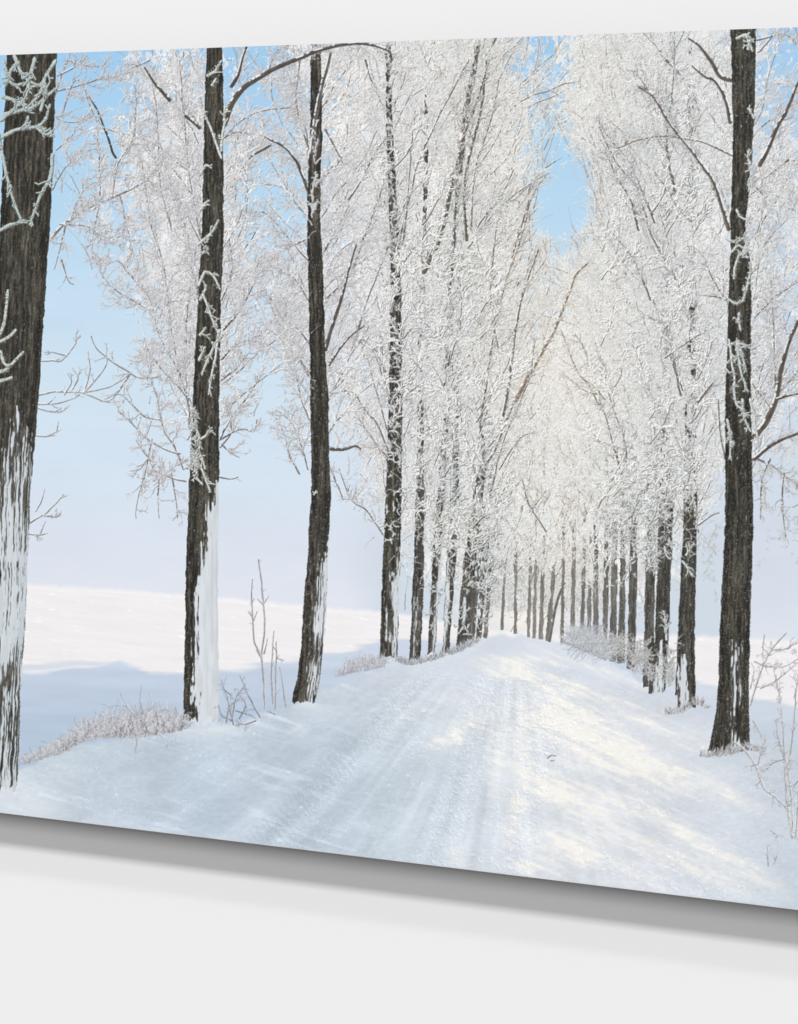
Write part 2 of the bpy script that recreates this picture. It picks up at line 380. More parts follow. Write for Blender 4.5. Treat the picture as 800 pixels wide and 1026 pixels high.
# far -> near, so that paint order and ids agree
CENTRE = [  # key, x at base, x at top, base y, top y, width base, width top
 ('c1', 503, 506, 632, 572, 3.6, 2.4), ('c2', 516.5, 517, 636, 520, 3.4, 2.0), ('c3', 529.5, 532, 639, 545, 3.8, 2.2), ('c4', 535, 537, 640, 560, 3.6, 2.2),
 ('c5', 542, 545, 641, 545, 4.2, 2.4), ('c6', 549, 556, 643, 560, 5.2, 3.2), ('c7', 563, 566, 645, 490, 3.6, 2.4), ('c8', 574, 577, 629, 440, 4.6, 2.8),
 ('c9', 583.5, 586, 640, 520, 4.4, 2.6), ('c10', 590, 592, 645, 545, 4.6, 3), ('c11', 597.5, 597, 655, 470, 6, 3.5)]
for k, *_ in CENTRE: tree(k)
RIGHT = [ # rows y, xl, xr
 ('r1', [(660,603.5,608.5),(600,604.5,610),(520,606,611),(430,606,609)]), ('r2', [(664,610.5,617),(600,612,618.5),(540,614,619),(440,613,617)]),
 ('r3', [(666,618,625.5),(600,621,627),(540,622,627),(420,620,624)]), ('r4', [(671,628,636),(600,630,638),(560,631,639),(470,630,636),(330,626,630)]),
 ('r5', [(690,644,650),(620,646,653),(560,647,654),(480,650,655),(350,651,655)]), ('r6', [(690,650.5,656),(620,651.5,656),(560,652.5,656.5),(480,655,659),(350,656,659)]),
 ('r7', [(698,649,664),(690,650,667),(640,656,670),(580,658.5,672),(510,660,675),(440,662,672),(340,663,670),(230,664,669),(140,666,670),(40,668,672)]),
 ('r8', [(712,671,698),(705,675,697),(690,677,697),(650,678.5,696),(600,681,697),(560,683,697.5),(520,685,699),(460,686,698),(400,687,698),(330,688,697),(250,688,696),(180,689,695),(100,690,695),(30,691,695)])]
for k, _ in RIGHT: tree(k)
LEFT = [
 ('l10', [(640,484,488),(590,488,492),(540,493,497),(480,496,500)]), ('l9', [(642,477,482),(590,480.5,486),(540,482,491),(480,487,493),(400,491,495)]),
 ('l8b', [(650,468,475),(600,472.5,479),(540,478,484),(480,483,488),(400,488,492)]),
 ('l8', [(655,456,466),(650,457,467),(600,461,474),(560,465,477),(520,471,482),(470,478,487),(430,481,486),(390,484,488)]),
 ('l7', [(658,443,450),(620,445,452),(570,447,456),(520,450,460),(460,452,460),(400,454,459),(330,456,460),(250,460,464),(180,466,470)]),
 ('l6', [(658,428,436),(620,430,438),(570,433,442),(520,436,445),(470,440,449),(420,443,450),(360,446,452),(290,449,454),(210,455,460),(120,465,470),(40,478,482)]),
 ('l5', [(664,410,421),(640,411,422),(600,413,424),(540,415.5,425),(480,417.5,425),(420,418.5,425),(360,419,424),(300,420,425),(200,424,428),(90,426,430)]),
 ('l4', [(662,380,398),(650,381,399),(600,382,400),(560,383.5,401),(500,386.5,402.5),(450,388,403),(400,389.5,403.5),(350,390.5,403),(300,391,402),(240,391,400),(180,389,397),(120,387,393),(45,386,391)])]
for k, _ in LEFT: tree(k)
tree('l3', 'printed tree with a knot low on its trunk, third from the left end of the row')
tree('l2', 'printed tree whose trunk foot is plastered white on its right side')
tree('l1', 'thickest printed trunk, at the left end, thick with frost on boughs in front of it')
tree('rb', 'large printed trunk nearest on the right side of the track')

# ---------------------------------------------------------------- frosted canopy
def crown_id(x, y):
    """which printed tree a loose twig belongs to"""
    ks = [(-60,'l1'),(60,'l1'),(205,'l2'),(318,'l3'),(392,'l4'),(422,'l5'),(449,'l6'),(466,'l7'),(488,'l8'),(500,'l9'),(516,'c2'),(532,'c3'),(545,'c5'),(558,'c6'),(568,'c7'),(577,'c8'),(588,'c9'),(598,'c11'),
          (608,'r1'),(617,'r2'),(624,'r3'),(634,'r4'),(650,'r5'),(666,'r7'),(692,'r8'),(745,'rb'),(900,'rb')]
    cx = np.array([k[0] for k in ks]); ids = np.array([TREES[k[1]][2] for k in ks], np.uint8)
    xj = x + (vnoise(x / 14, y / 16, 301) - .5) * 46
    return ids[np.argmin(np.abs(xj[:, None] - cx[None, :]), 1)]

def canopy_base():
    """soft deep layers of frost seen through the nearer twigs, broken where the sky shows"""
    for j0 in range(0, int((650 - PY0) * SS), 300):
        j1 = j0 + 300
        yy, xx = np.mgrid[j0:j1, 0:W].astype(F32); x = xx / SS + PX0; y = yy / SS + PY0
        cv = coverage(x, y)
        n = 0.5 * fbm(x / 13, y / 16, 81, 4, .6) + 0.5 * fbm(x / 3.2, y / 4.2, 85, 3, .6)
        thr = np.interp(cv, [0, .5, .7, .8, .9, 1.0], [2, .80, .62, .52, .42, 0.2])
        m = n > thr
        lc = light_col(x, y)
        q = 0.45 * fbm(x / 18, y / 30, 91, 3) + 0.35 * fbm(x / 3.0, y / 7, 93, 3) + 0.20 * vnoise(x / 0.9, y / 1.5, 97)
        wm = warmth(x, y)[..., None]; c = lc * ((0.68 + 0.50 * q)[..., None] * (1 - .55 * wm) + .55 * wm)
        bl = (sstep(.5, .7, fbm(x / 9, y / 15, 99, 3)) * .65)[..., None]
        c = c * (1 - bl) + np.array((205, 219, 231), F32) * bl
        sub = img[j0:j1]; sub[m] = np.clip(c[m], 0, 255).astype(np.uint8)
        idm[j0:j1][m] = ID_FAR
canopy_base()

def loose(n, region, Lr=(4, 17), shade=(0.50, 0.80), r=(0.78, 0.55), pw=1.9, tone=(0.90, 1.18), pdark=0.14, ids=None, up=0.45, curv=0.075, jit=0.16, fc=None, mincov=0):
    """n short curly twigs scattered by the coverage map"""
    xa, xb, ya, yb = region
    x = rng.uniform(xa, xb, n); y = rng.uniform(ya, yb, n)
    k = rng.random(n) < np.clip(coverage(x, y), 0, 1) ** pw * sstep(.45, .72, coverage(x, y)) * (0.55 + 0.9 * fbm(x / 11, y / 13, 95, 2))
    x, y = x[k], y[k]; n = len(x)
    h = np.where(rng.random(n) < up, rng.normal(np.pi / 2, .45, n), rng.uniform(0, 2 * np.pi, n))
    L = rng.uniform(*Lr, n)
    X, Y, t, hh, al = walk(x, y, h, L, rng.normal(0, curv, n), np.full(n, jit))
    lc = light_col(x, y) if fc is None else np.tile(np.array(fc, F32), (n, 1))
    C = lc * (rng.uniform(*tone, n) * (0.90 + 0.22 * fbm(x / 15, y / 22, 305, 3)))[:, None]
    wm = warmth(x, y); dk = rng.random(n) < pdark * (1 - .8 * wm)
    C[dk] = lc[dk] * rng.uniform(*shade, dk.sum())[:, None] + np.array((4, 0, -2), F32)
    D = lc * (rng.uniform(0.60, 0.86, n) * (1 - .6 * wm) + .56 * wm)[:, None]
    D[dk] = C[dk]
    I = crown_id(x, y) if ids is None else np.full(n, ids, np.uint8)
    draw_walk(X, Y, t, al, np.full(n, r[0]), np.full(n, r[1]), C, I, D, off=(.3, .4))

def upright_lines(n, region, Lr=(20, 60), col=(0.55, 0.8), r=(1.0, .5)):
    """slim ascending boughs seen through the frost"""
    xa, xb, ya, yb = region
    x = rng.uniform(xa, xb, n); y = rng.uniform(ya, yb, n); k = rng.random(n) < coverage(x, y) ** 2; x, y = x[k], y[k]; n = len(x)
    vp = np.where(x > 560, 1, -1)
    h = np.pi / 2 + rng.normal(0, .38, n) + rng.choice([0, .3], n) * vp
    L = rng.uniform(*Lr, n)
    X, Y, t, hh, al = walk(x, y, h, L, rng.normal(0, .008, n), np.full(n, .06))
    C = light_col(x, y) * rng.uniform(*col, n)[:, None] + np.array((6, 0, -3), F32)
    draw_walk(X, Y, t, al, np.full(n, r[0]), np.full(n, r[1]), C, crown_id(x, y))

loose(16000, (PX0, PX1, 20, 640))
upright_lines(1500, (PX0, PX1, 40, 640))
loose(9000, (PX0, PX1, 20, 640), pdark=.12)

def crown(key, axis, nb, Lb, k=1.0, ang=(.12, .62), r1=1.0, batches=5, y_rng=None, tone=(.86, 1.15), n2=16, n3=4, sides=(-1, 1), darkf=(.62, .84)):
    """ascending boughs from a trunk, each carrying three orders of frosted twigs; axis = rows (y, x)"""
    cid_ = TREES[key][2]; a = np.array(sorted(axis), float)
    y0, y1 = y_rng if y_rng else (a[0, 0] - 60, a[-1, 0])
    for b in range(batches):
        n = max(1, nb // batches)
        ys = rng.uniform(y0, y1, n); xs = np.interp(ys, a[:, 0], a[:, 1])
        sd = rng.choice(sides, n); an = rng.uniform(*ang, n); h = np.pi / 2 - sd * an
        L = rng.uniform(*Lb, n)
        X, Y, t, hh, al = walk(xs, ys, h, L, sd * rng.uniform(-.1, .9, n) * an / L, np.full(n, .03))
        al &= np.cumsum(coverage(X, Y) < .46, axis=1) < 5
        al[al.sum(1) < 12] = False
        tn = rng.uniform(*tone, n)
        def paint(X, Y, t, al, ra, rb, tn_, fr):
            lc = light_col(X[:, 0], Y[:, 0]); wm = warmth(X[:, 0], Y[:, 0])[:, None]
            C = np.stack([lc[:, 0] * tn_ ** 1.15, lc[:, 1] * tn_, lc[:, 2] * tn_ ** .75], 1); D = lc * (rng.uniform(*darkf, len(X))[:, None] * (1 - .6 * wm) + .5 * wm)
            draw_walk(X, Y, t, al, np.full(len(X), ra), np.full(len(X), rb), C, np.full(len(X), cid_, np.uint8), D)
        # the bough itself: dark bark, thin frost on top
        lc = light_col(xs, ys); wm = warmth(xs, ys)[:, None]
        draw_walk(X, Y, t, al, np.full(n, 1.5 * r1), np.full(n, .7), lc * (.84 + .1 * wm), np.full(n, cid_, np.uint8), lc * (.38 + .26 * wm) * rng.uniform(.8, 1.3, n)[:, None] * np.array((1.04, .99, .95), F32), off=(.35, .5), lr=.5)
        pX, pY, ph, pal, pL, ptn = X, Y, hh, al, L, tn
        for o, (m, fr_, sp, ra) in enumerate(((n2, (.16, .40), (.25, .75), 1.0), (n3, (.28, .6), (.35, 1.0), .9), (2, (.3, .6), (.4, 1.1), .8))):
            N = len(pX) * m; q = rng.integers(0, len(pX), N)
            f = rng.uniform(.10 if o == 0 else .15, 1, N); j = (f * (pal.sum(1)[q] - 1)).astype(int)
            x_, y_ = pX[q, j], pY[q, j]
            ok = (pal.sum(1)[q] > 5) & (rng.random(N) < np.clip(np.where(x_ > 440, coverage(x_, y_) * 1.9 - .72, coverage(x_, y_) * 1.35 - .06), 0, 1)) & (y_ > 15) & (x_ > PX0 - 5) & (x_ < PX1 + 5)
            q, f, j, x_, y_ = q[ok], f[ok], j[ok], x_[ok], y_[ok]; N = len(q)
            if N == 0: break
            h2 = ph[q, j] + rng.choice([-1, 1], N) * rng.uniform(*sp, N)
            L2 = np.clip(pL[q] * rng.uniform(*fr_, N) * (1.15 - .5 * f), 2.0 * k, (26, 13, 7)[o] * k)
            cu = np.sign(np.cos(h2)) * rng.uniform(0, .035, N) / k + rng.normal(0, .025, N) / k
            X2, Y2, t2, hh2, al2 = walk(x_, y_, h2, L2, cu, np.full(N, .13))
            if o == 0: al2 &= np.cumsum(coverage(X2, Y2) < .25, axis=1) < 14
            tn2 = ptn[q] * rng.uniform(.94, 1.07, N)
            paint(X2, Y2, t2, al2, r1 * ra, max(.5, r1 * ra * .65), tn2, 1.0)
            pX, pY, ph, pal, pL, ptn = X2, Y2, hh2, al2, L2, tn2

# far trees of the avenue
loose(5200, (484, 612, 548, 614), pdark=.25, Lr=(3, 8), r=(.65, .5), tone=(.84, 1.02), pw=1.0)
HZ = dict(c1=.42, c2=.42, c3=.4, c4=.42, c5=.38, c6=.34, c7=.38, c8=.36, c9=.36, c10=.36, c11=.3)
for i, (k, xb, xt, yb, yt, wb, wt) in enumerate(CENTRE):
    y1 = max(yt - 60, 300)
    trunk(k, [(yb, xb - wb / 2, xb + wb / 2), (yt, xt - wt / 2, xt + wt / 2), (y1, xt + 1 - wt / 2, xt + 1 + wt / 2 - .6)], haze=HZ[k], seed=400 + i * 31,
          cover=[(y1, .95), (yt, .7), (yt + (yb - yt) * .4, .3), (yb - 50, .05), (yb, 0)], warm=.3 if 520 < xb < 580 else 0, flecks=.4, light=1.1)
    crown(k, [(yb, xb), (yt, xt), (300, xt + (2 if xb > 560 else -1))], 16, (30, 70), k=.55, r1=.72, batches=2, y_rng=(330, yb - 55), n2=12, n3=3, tone=(.92, 1.1))
for kk, (xa, ya) in (('c2', (517, 300)), ('c3', (530, 280)), ('c5', (545, 320)), ('c7', (570, 330)), ('c8', (585, 300)), ('c9', (596, 280)), ('c11', (606, 250))):
    crown(kk, [(600, TREES and xa), (ya - 240, xa + (0 if xa < 560 else 12))], 40, (40, 95), k=.75, r1=.85, batches=4, y_rng=(ya - 210, 520), n2=14, n3=3, tone=(.86, 1.12), sides=(-1, 1))
limb([(551,642),(556,612),(563,590),(566,584)], 3.2, 2, TREES['c6'][1], bark=(140,138,134), frost=.35)


for i, (k, p) in enumerate(RIGHT):
    top = min(q[0] for q in p); yb = max(q[0] for q in p)
    big = k in ('r7', 'r8')
    cov = [(top, .93), (300, .9), (420, .80), (500, .60), (545, .40), (580, .12), (610, .02), (yb, .0)] if not big else \
          ([(top, .95), (200, .93), (330, .8), (440, .7), (495, .35), (510, .05), (540, .02), (yb, 0)] if k == 'r7' else
           [(top, .95), (180, .93), (260, .70), (300, .55), (400, .72), (455, .5), (475, .30), (500, .08), (530, .03), (yb, 0)])
    crown(k, [((q[0]), (q[1] + q[2]) / 2) for q in p], 60, (45, 110), k=.8, r1=.85, batches=4, y_rng=(60, 545), tone=(.86, 1.15))
    snow = [(640, .5, .5), (665, .45, .7), (690, .4, .8), (700, .35, .9)] if big else None
    if k == 'r8': snow = [(655, .5, .5), (664, .25, .75), (690, .05, .65), (704, .15, .7), (712, .35, .6)]
    trunk(k, p, haze=.26 - .03 * i, cover=cov, seed=700 + i * 37, flecks=.8, snow=snow)
    crown(k, [((q[0]), (q[1] + q[2]) / 2) for q in p], 6, (30, 70), k=.8, r1=1.0, batches=2, y_rng=(120, 560 - 5 * i), tone=(.98, 1.12))
    loose(250, (min(q[1] for q in p) - 6, max(q[2] for q in p) + 6, 300, 560), ids=TREES[k][2], pdark=.12)
for i, (k, p) in enumerate(LEFT):
    top = min(q[0] for q in p); yb = max(q[0] for q in p)
    cov = {'l10': [(top, .9), (560, .5), (600, .25), (yb, 0)], 'l9': [(top, .9), (540, .5), (590, .4), (620, .3), (yb, .1)],
           'l8b': [(top, .9), (470, .6), (540, .35), (600, .15), (yb, .05)], 'l8': [(top, .85), (470, .35), (515, .15), (540, .02), (yb, .0)], 'l7': [(top, .8), (300, .5), (420, .4), (480, .15), (yb, .0)],
           'l6': [(top, .7), (130, .4), (300, .3), (400, .4), (450, .2), (520, .1), (yb, .0)],
           'l5': [(top, .9), (250, .6), (330, .5), (350, .05), (yb, 0)],
           'l4': [(top, .5), (150, .4), (220, .3), (300, .1), (340, .0), (yb, 0)]}[k]
    crown(k, [((q[0]), (q[1] + q[2]) / 2) for q in p], 34 if k in ('l5', 'l6', 'l7') else 56, (45, 120), k=.9, r1=.92, batches=4, y_rng=(60, 540), tone=(.86, 1.15))
    snow = {'l4': [(530, 1, 1), (560, .75, 1), (600, .45, 1), (640, .35, 1), (655, .6, 1)], 'l5': [(590, .5, .5), (620, .35, .6), (650, .3, .6)],
            'l7': [(560, .1, .3), (600, 0, .5), (655, 0, .4)], 'l8': [(598, .4, .4), (606, .3, .62), (622, .25, .5), (632, .3, .3)], 'l6': [(600, .8, 1), (650, .6, 1)]}.get(k)
    trunk(k, p, haze=(.26, .22, .18, .12, .1, .08, .06, .0)[i], furrow=[(500, .3), (700, .35)], cover=cov, seed=900 + i * 41, snow=snow, flecks=.8)
    if k != 'l4':
        crown(k, [((q[0]), (q[1] + q[2]) / 2) for q in p], 6, (30, 70), k=.9, r1=1.1, batches=2, y_rng=(120, 560), tone=(.98, 1.12))
        loose(250, (min(q[1] for q in p) - 9, max(q[2] for q in p) + 9, 300, 590), ids=TREES[k][2], pdark=.08, Lr=(5, 14), curv=.07)

# ---------------------------------------------------------------- printed boughs traced from the photograph (base first)
def boughs(key, rows, n, **kw):
    bark = kw.pop('bark', (120, 117, 120)); fr = kw.pop('frost', .58); fcx = kw.pop('bfc', None)
    ps = [limb(r[2:], r[0], r[1], TREES[key][2], bark=bark, frost=fr, fc=fcx) for r in rows]
    return ps, (sprays(ps, n, TREES[key][2], **kw) if n else [])

# dense frost over the middle trunks, bright hooks in front
loose(1200, (395, 520, 60, 560), pdark=.15, Lr=(5, 16), tone=(.92, 1.14))
loose(1500, (560, 730, 60, 560), pdark=.18, Lr=(5, 16), tone=(.9, 1.12))
loose(1500, (500, 640, 60, 560), pdark=.2, Lr=(4, 12), tone=(.95, 1.12))
loose(600, (330, 410, 45, 470), pdark=.25, Lr=(5, 15))
# centre crowns
boughs('l4', [(2.4,1.2,(398,250),(412,190),(420,160),(448,100),(470,60)), (2.2,.8,(352,350),(372,290),(392,240),(408,200),(424,180)), (2.4,.9,(404,240),(408,200),(412,150),(416,110)),
    (2.2,1,(390,395),(372,348),(352,336)),(2.6,1.4,(389,450),(378,425),(366,410),(352,392),(330,395)), (2,1,(388,458),(374,440),(360,420)), (3,1.4,(386,372),(376,350),(364,345),(352,336)),
    (1.8,.8,(388,430),(378,395),(366,350)),(1.8,.8,(344,500),(330,468),(318,455)),(1.8,.9,(384,535),(368,512),(352,500),(340,470))], 150, Lr=(8, 24), hook=.02)
boughs('l6', [(5,3,(425,272),(440,240),(452,190),(462,150),(466,110),(478,50)),(3.4,1.6,(468,240),(466,180),(482,110),(488,60)),(2.4,1.2,(462,145),(480,95),(490,60)),(4,1,(452,280),(456,220),(458,170))], 120, Lr=(8,22), bark=(100,96,92), dark=(140,140,142), frost=.4)
boughs('l7', [(2.4,1,(470,255),(480,225),(500,200),(515,170)),(2,1,(472,230),(476,170),(492,120),(500,80)),(2,.9,(470,248),(494,214),(520,192),(545,175))], 90, Lr=(8,20))
boughs('l8', [(3.4,1.6,(503,423),(510,385),(516,335),(525,290),(540,250)), (2.0,1,(500,350),(492,300),(496,240),(502,210)),(2.6,1.2,(480,440),(488,380),(497,320),(510,270),(530,200)),(2.2,1,(507,280),(522,240),(532,200),(546,176))], 140, Lr=(7,20), bark=(118,110,104), dark=(160,156,152))
boughs('c8', [(4.2,1.8,(516,402),(528,380),(542,355),(556,330),(566,305),(578,275),(590,262))], 40, Lr=(6,16), bark=(146,132,122), dark=(176,166,156), frost=.45)
boughs('l9', [(3,1.4,(484,470),(496,450),(504,430),(512,410),(516,402)),(2,.8,(490,500),(505,440),(530,380),(536,340)),(1.6,.8,(500,470),(520,440),(536,432))], 60, Lr=(6,16), bark=(120,110,104))
boughs('c5', [(2.2,1,(547,532),(541,522),(534,512),(528,500),(524,480))], 10, Lr=(5,10))
boughs('c11', [(2.6,1,(600,405),(590,385),(578,370),(562,330)),(2.6,1,(606,400),(594,380),(586,350),(576,334)),(2,.8,(598,395),(585,390),(566,376))], 60, Lr=(7,18), bark=(150,142,138), dark=(175,172,168))
# right-hand crowns behind the near trunk
boughs('r8', [(3.2,1.8,(730,230),(722,205),(712,180),(700,160),(688,146),(672,124),(660,100),(650,90),(639,86)), (2.2,1,(716,182),(690,150),(664,100)),
    (2.8,1.4,(689,300),(672,270),(652,232),(640,190),(626,170)),(2.4,1,(684,390),(670,350),(664,325),(650,318)), (3,1.4,(682,395),(676,360),(668,328)),(3,1.2,(699,402),(706,394),(715,383))], 190, Lr=(8,22), bark=(108,102,100))
boughs('r7', [(2.6,1,(656,222),(646,196),(630,160),(612,140),(600,120)),(3.4,1.4,(676,190),(668,140),(674,90),(676,40)),(2.8,1,(654,214),(642,190),(622,168),(606,140),(598,116)),
    (2.4,1,(668,60),(690,84),(700,110)),(2,1,(668,120),(650,90),(636,70))], 160, Lr=(8,22), bark=(116,110,108))
boughs('r4', [(2.6,1,(640,230),(632,200),(620,180),(606,150)),(2.4,1,(652,300),(640,270),(628,250),(612,232)),(2.4,1,(625,480),(616,450),(608,420),(600,400)),(2.4,1,(628,468),(626,440),(612,400),(604,360))], 120, Lr=(7,20), bark=(108,102,100))

def dress(key, y0, y1, n, Lr=(4, 12), rr=(1.15, .8), tone=1.0):
    src = dict(LEFT + RIGHT)[key]; p = sorted(src); ys = np.array([q[0] for q in p])
    ax = [((np.interp(yy, ys, [q[1] for q in p]) * f + np.interp(yy, ys, [q[2] for q in p]) * (1 - f)), yy) for f in (.1, .5, .9) for yy in np.arange(y1, y0, -12)]
    m = len(ax) // 3
    for k in range(3):
        if m > 1: sprays([poly(ax[k * m:(k + 1) * m])], n // 3, TREES[key][2], Lr=Lr, r=rr, fc=np.array((222, 229, 231)) * tone, dark=(132, 138, 140), twig=2, covlim=False, spread=(.1, 1.5), curv=.06, lo=0)
dress('l4', 45, 470, 120); dress('l4', 450, 550, 24); dress('l5', 200, 350, 30); dress('l5', 390, 510, 26); dress('l6', 60, 440, 60); dress('l6', 430, 565, 40)
dress('l7', 200, 440, 40); dress('l7', 430, 565, 48); dress('l8', 400, 575, 60); dress('l9', 420, 600, 50); dress('l10', 480, 600, 40)
dress('r8', 60, 250, 50); dress('r8', 250, 480, 70); dress('r8', 480, 520, 10); dress('r7', 60, 400, 60); dress('r7', 400, 515, 60); dress('r4', 400, 580, 50); dress('r5', 420, 575, 50); dress('r6', 420, 570, 50); dress('r3', 440, 590, 40); dress('r1', 440, 590, 30)
dress('l6', 560, 640, 12, Lr=(3, 9)); dress('l7', 560, 640, 12, Lr=(3, 9)); dress('l8', 575, 640, 16, Lr=(3, 9)); dress('l9', 590, 635, 14, Lr=(3, 8)); dress('l10', 590, 632, 10, Lr=(3, 8))
sun_p = [poly(p, .5, 2) for p in ([(430,330),(436,290),(450,262),(440,250)],[(436,350),(445,320),(430,300)],[(470,300),(466,280),(478,262)],[(500,330),(486,300),(480,250),(470,238)],[(484,360),(478,330),(470,300)],
        [(440,560),(436,540),(442,515)],[(455,560),(460,530),(450,510)],[(430,275),(420,250),(440,230)],[(505,200),(510,230),(500,180)],[(630,500),(642,486),(652,470)],[(660,510),(668,500),(662,488)],[(470,560),(480,530),(474,505)])]
sprays(sun_p, 330, TREES['l6'][2], Lr=(6, 18), curv=.07, r=(1.5, .9), fc=(243, 243, 238), dark=(156, 158, 158), twig=2, spread=(.3, 1.3), covlim=False)

for kk, ax_, nb_, yr in (('l4', [(60, 390), (560, 392)], 9, (120, 470)), ('l5', [(60, 424), (560, 421)], 6, (180, 480)), ('l6', [(60, 468), (560, 440)], 10, (120, 540)), ('l8', [(100, 490), (560, 472)], 9, (200, 560)),
                         ('l9', [(100, 500), (560, 486)], 6, (240, 560)), ('r7', [(60, 668), (520, 665)], 9, (120, 520)), ('r8', [(60, 693), (480, 692)], 9, (100, 470)), ('r5', [(60, 652), (560, 650)], 7, (160, 560)), ('r2', [(60, 618), (560, 614)], 8, (180, 570)), ('c11', [(60, 606), (560, 598)], 6, (200, 540))):
    crown(kk, ax_, nb_, (30, 75), k=1.0, r1=1.45, batches=3, y_rng=yr, n2=9, n3=2, tone=(1.0, 1.08), darkf=(.50, .66), ang=(.15, .9))

# ---------------------------------------------------------------- third tree from the left
T3 = [(708,291,314),(700,293,316),(690,295,319),(670,299,321.5),(650,301.5,324),(620,303.5,326),(600,304.5,327),(580,306.5,328),(560,308,329),(520,310,330.5),(500,312,331.5),(460,312,330),(400,311,329),(360,310.5,326.5),(330,310,325),(290,309,324),(255,308,323),(220,308,320.5),(180,308,321),(140,311,323),(100,311,322.5),(60,311.5,322),(36,312,321.5)]
LM = [ # left-middle tree crown behind (between second and third trunk)
 (2.2,.8,(311,345),(300,330),(286,320),(272,300),(262,290)), (2.4,1,(309,376),(300,360),(290,348),(278,320),(268,298)), (2.2,.8,(311,374),(296,355),(282,340),(268,330),(250,345)),
 (2.8,1,(308,190),(299,165),(288,150),(272,140),(256,134),(240,132),(226,136)), (1.8,.8,(271,145),(250,158),(240,172),(225,190)), (2.4,1,(308,145),(302,125),(297,105),(295,70)),
 (2,1,(310,150),(304,120),(288,90)), (1.8,.8,(308,260),(290,240),(262,212),(226,228)), (1.8,.7,(305,240),(285,250),(270,262)), (1.6,.7,(309,300),(296,280),(280,270),(262,262)),
 (1.8,.7,(310,420),(302,400),(296,370),(290,330)), (1.6,.7,(309,470),(300,440),(290,420),(276,410)), (1.5,.7,(300,475),(290,455),(286,440),(280,420)), (1.6,.6,(228,190),(240,180),(252,160),(262,120))]
crown('l3', [(30, 316), (420, 320), (480, 321)], 46, (50, 120), k=1.05, r1=1.05, batches=5, y_rng=(90, 455), ang=(.2, .75), sides=(-1, 1))
ps, ch = boughs('l3', LM, 460, Lr=(10, 26), hook=.012, dark=(160, 161, 168), bark=(120, 116, 120))
sprays([c for c in ch if len(c) > 12], 1000, TREES['l3'][2], Lr=(5, 13), r=(.8, .6), dark=(160, 161, 168))
RM = [(3.4,1.2,(326,350),(332,330),(340,306),(346,285),(352,262),(357,245)),(2.2,.9,(330,365),(340,350),(352,336),(366,326)),(1.8,.8,(328,298),(340,286),(350,270)),(2,.8,(326,250),(336,232),(350,205)),(3,1.4,(332,450),(345,450),(356,447),(362,450)),
      (2,.9,(350,200),(362,180),(378,150),(392,132)),(2.4,1,(352,275),(362,245),(374,215),(386,180)),(1.8,.8,(326,130),(340,155),(345,165)), (2,.9,(366,60),(376,90),(384,105))]
ps, ch = boughs('l3', RM, 200, Lr=(8, 24), dark=(160, 161, 168), bark=(108, 105, 106), frost=.45)
loose(500, (326, 392, 200, 520), ids=TREES['l3'][2], pdark=.3, Lr=(5, 14))
for q_ in RM[:2] + RM[4:5] + LM[3:5]: limb(q_[2:], q_[0] + .3, q_[1], TREES['l3'][2], bark=(88, 84, 84), frost=.45)
trunk('l3', T3, seed=1301, snow=[(535, 1, 1), (550, .72, .95), (590, .55, 1), (640, .45, .98), (670, .4, .95), (690, .55, .95), (706, .6, .9)], flecks=.7, furrow=[(540, .2), (600, .42), (640, .5), (700, .5)])
limb([(312,152),(316,120),(323,85),(331,52)], 4.2, 3, TREES['l3'][1], bark=(128, 126, 122), frost=.55)
sprays([poly([(316,200),(316,120)]), poly([(312,235),(314,180)]), poly([(313,500),(316,485)])], 26, TREES['l3'][2], Lr=(5, 12), r=(1.4, .8), fc=(214, 218, 220), covlim=False, spread=(.2, .8))
# knot
kx, ky = 309.0, 589.0
for r_, c_ in ((4.6, (120, 116, 108)), (3.9, (58, 54, 49)), (3.0, (92, 84, 76)), (2.0, (50, 46, 42))):
    a = np.linspace(0, 2 * np.pi, 400); stamp(np.concatenate([kx + np.cos(a) * r_ * q for q in np.linspace(0, .72, 14)]), np.concatenate([ky + 0 + np.sin(a) * r_ * q * 1.35 for q in np.linspace(0, 1, 14)]), np.full(5600, 1.0, F32), np.tile(np.array(c_, F32), (5600, 1)), np.full(5600, TREES['l3'][1], np.uint8))

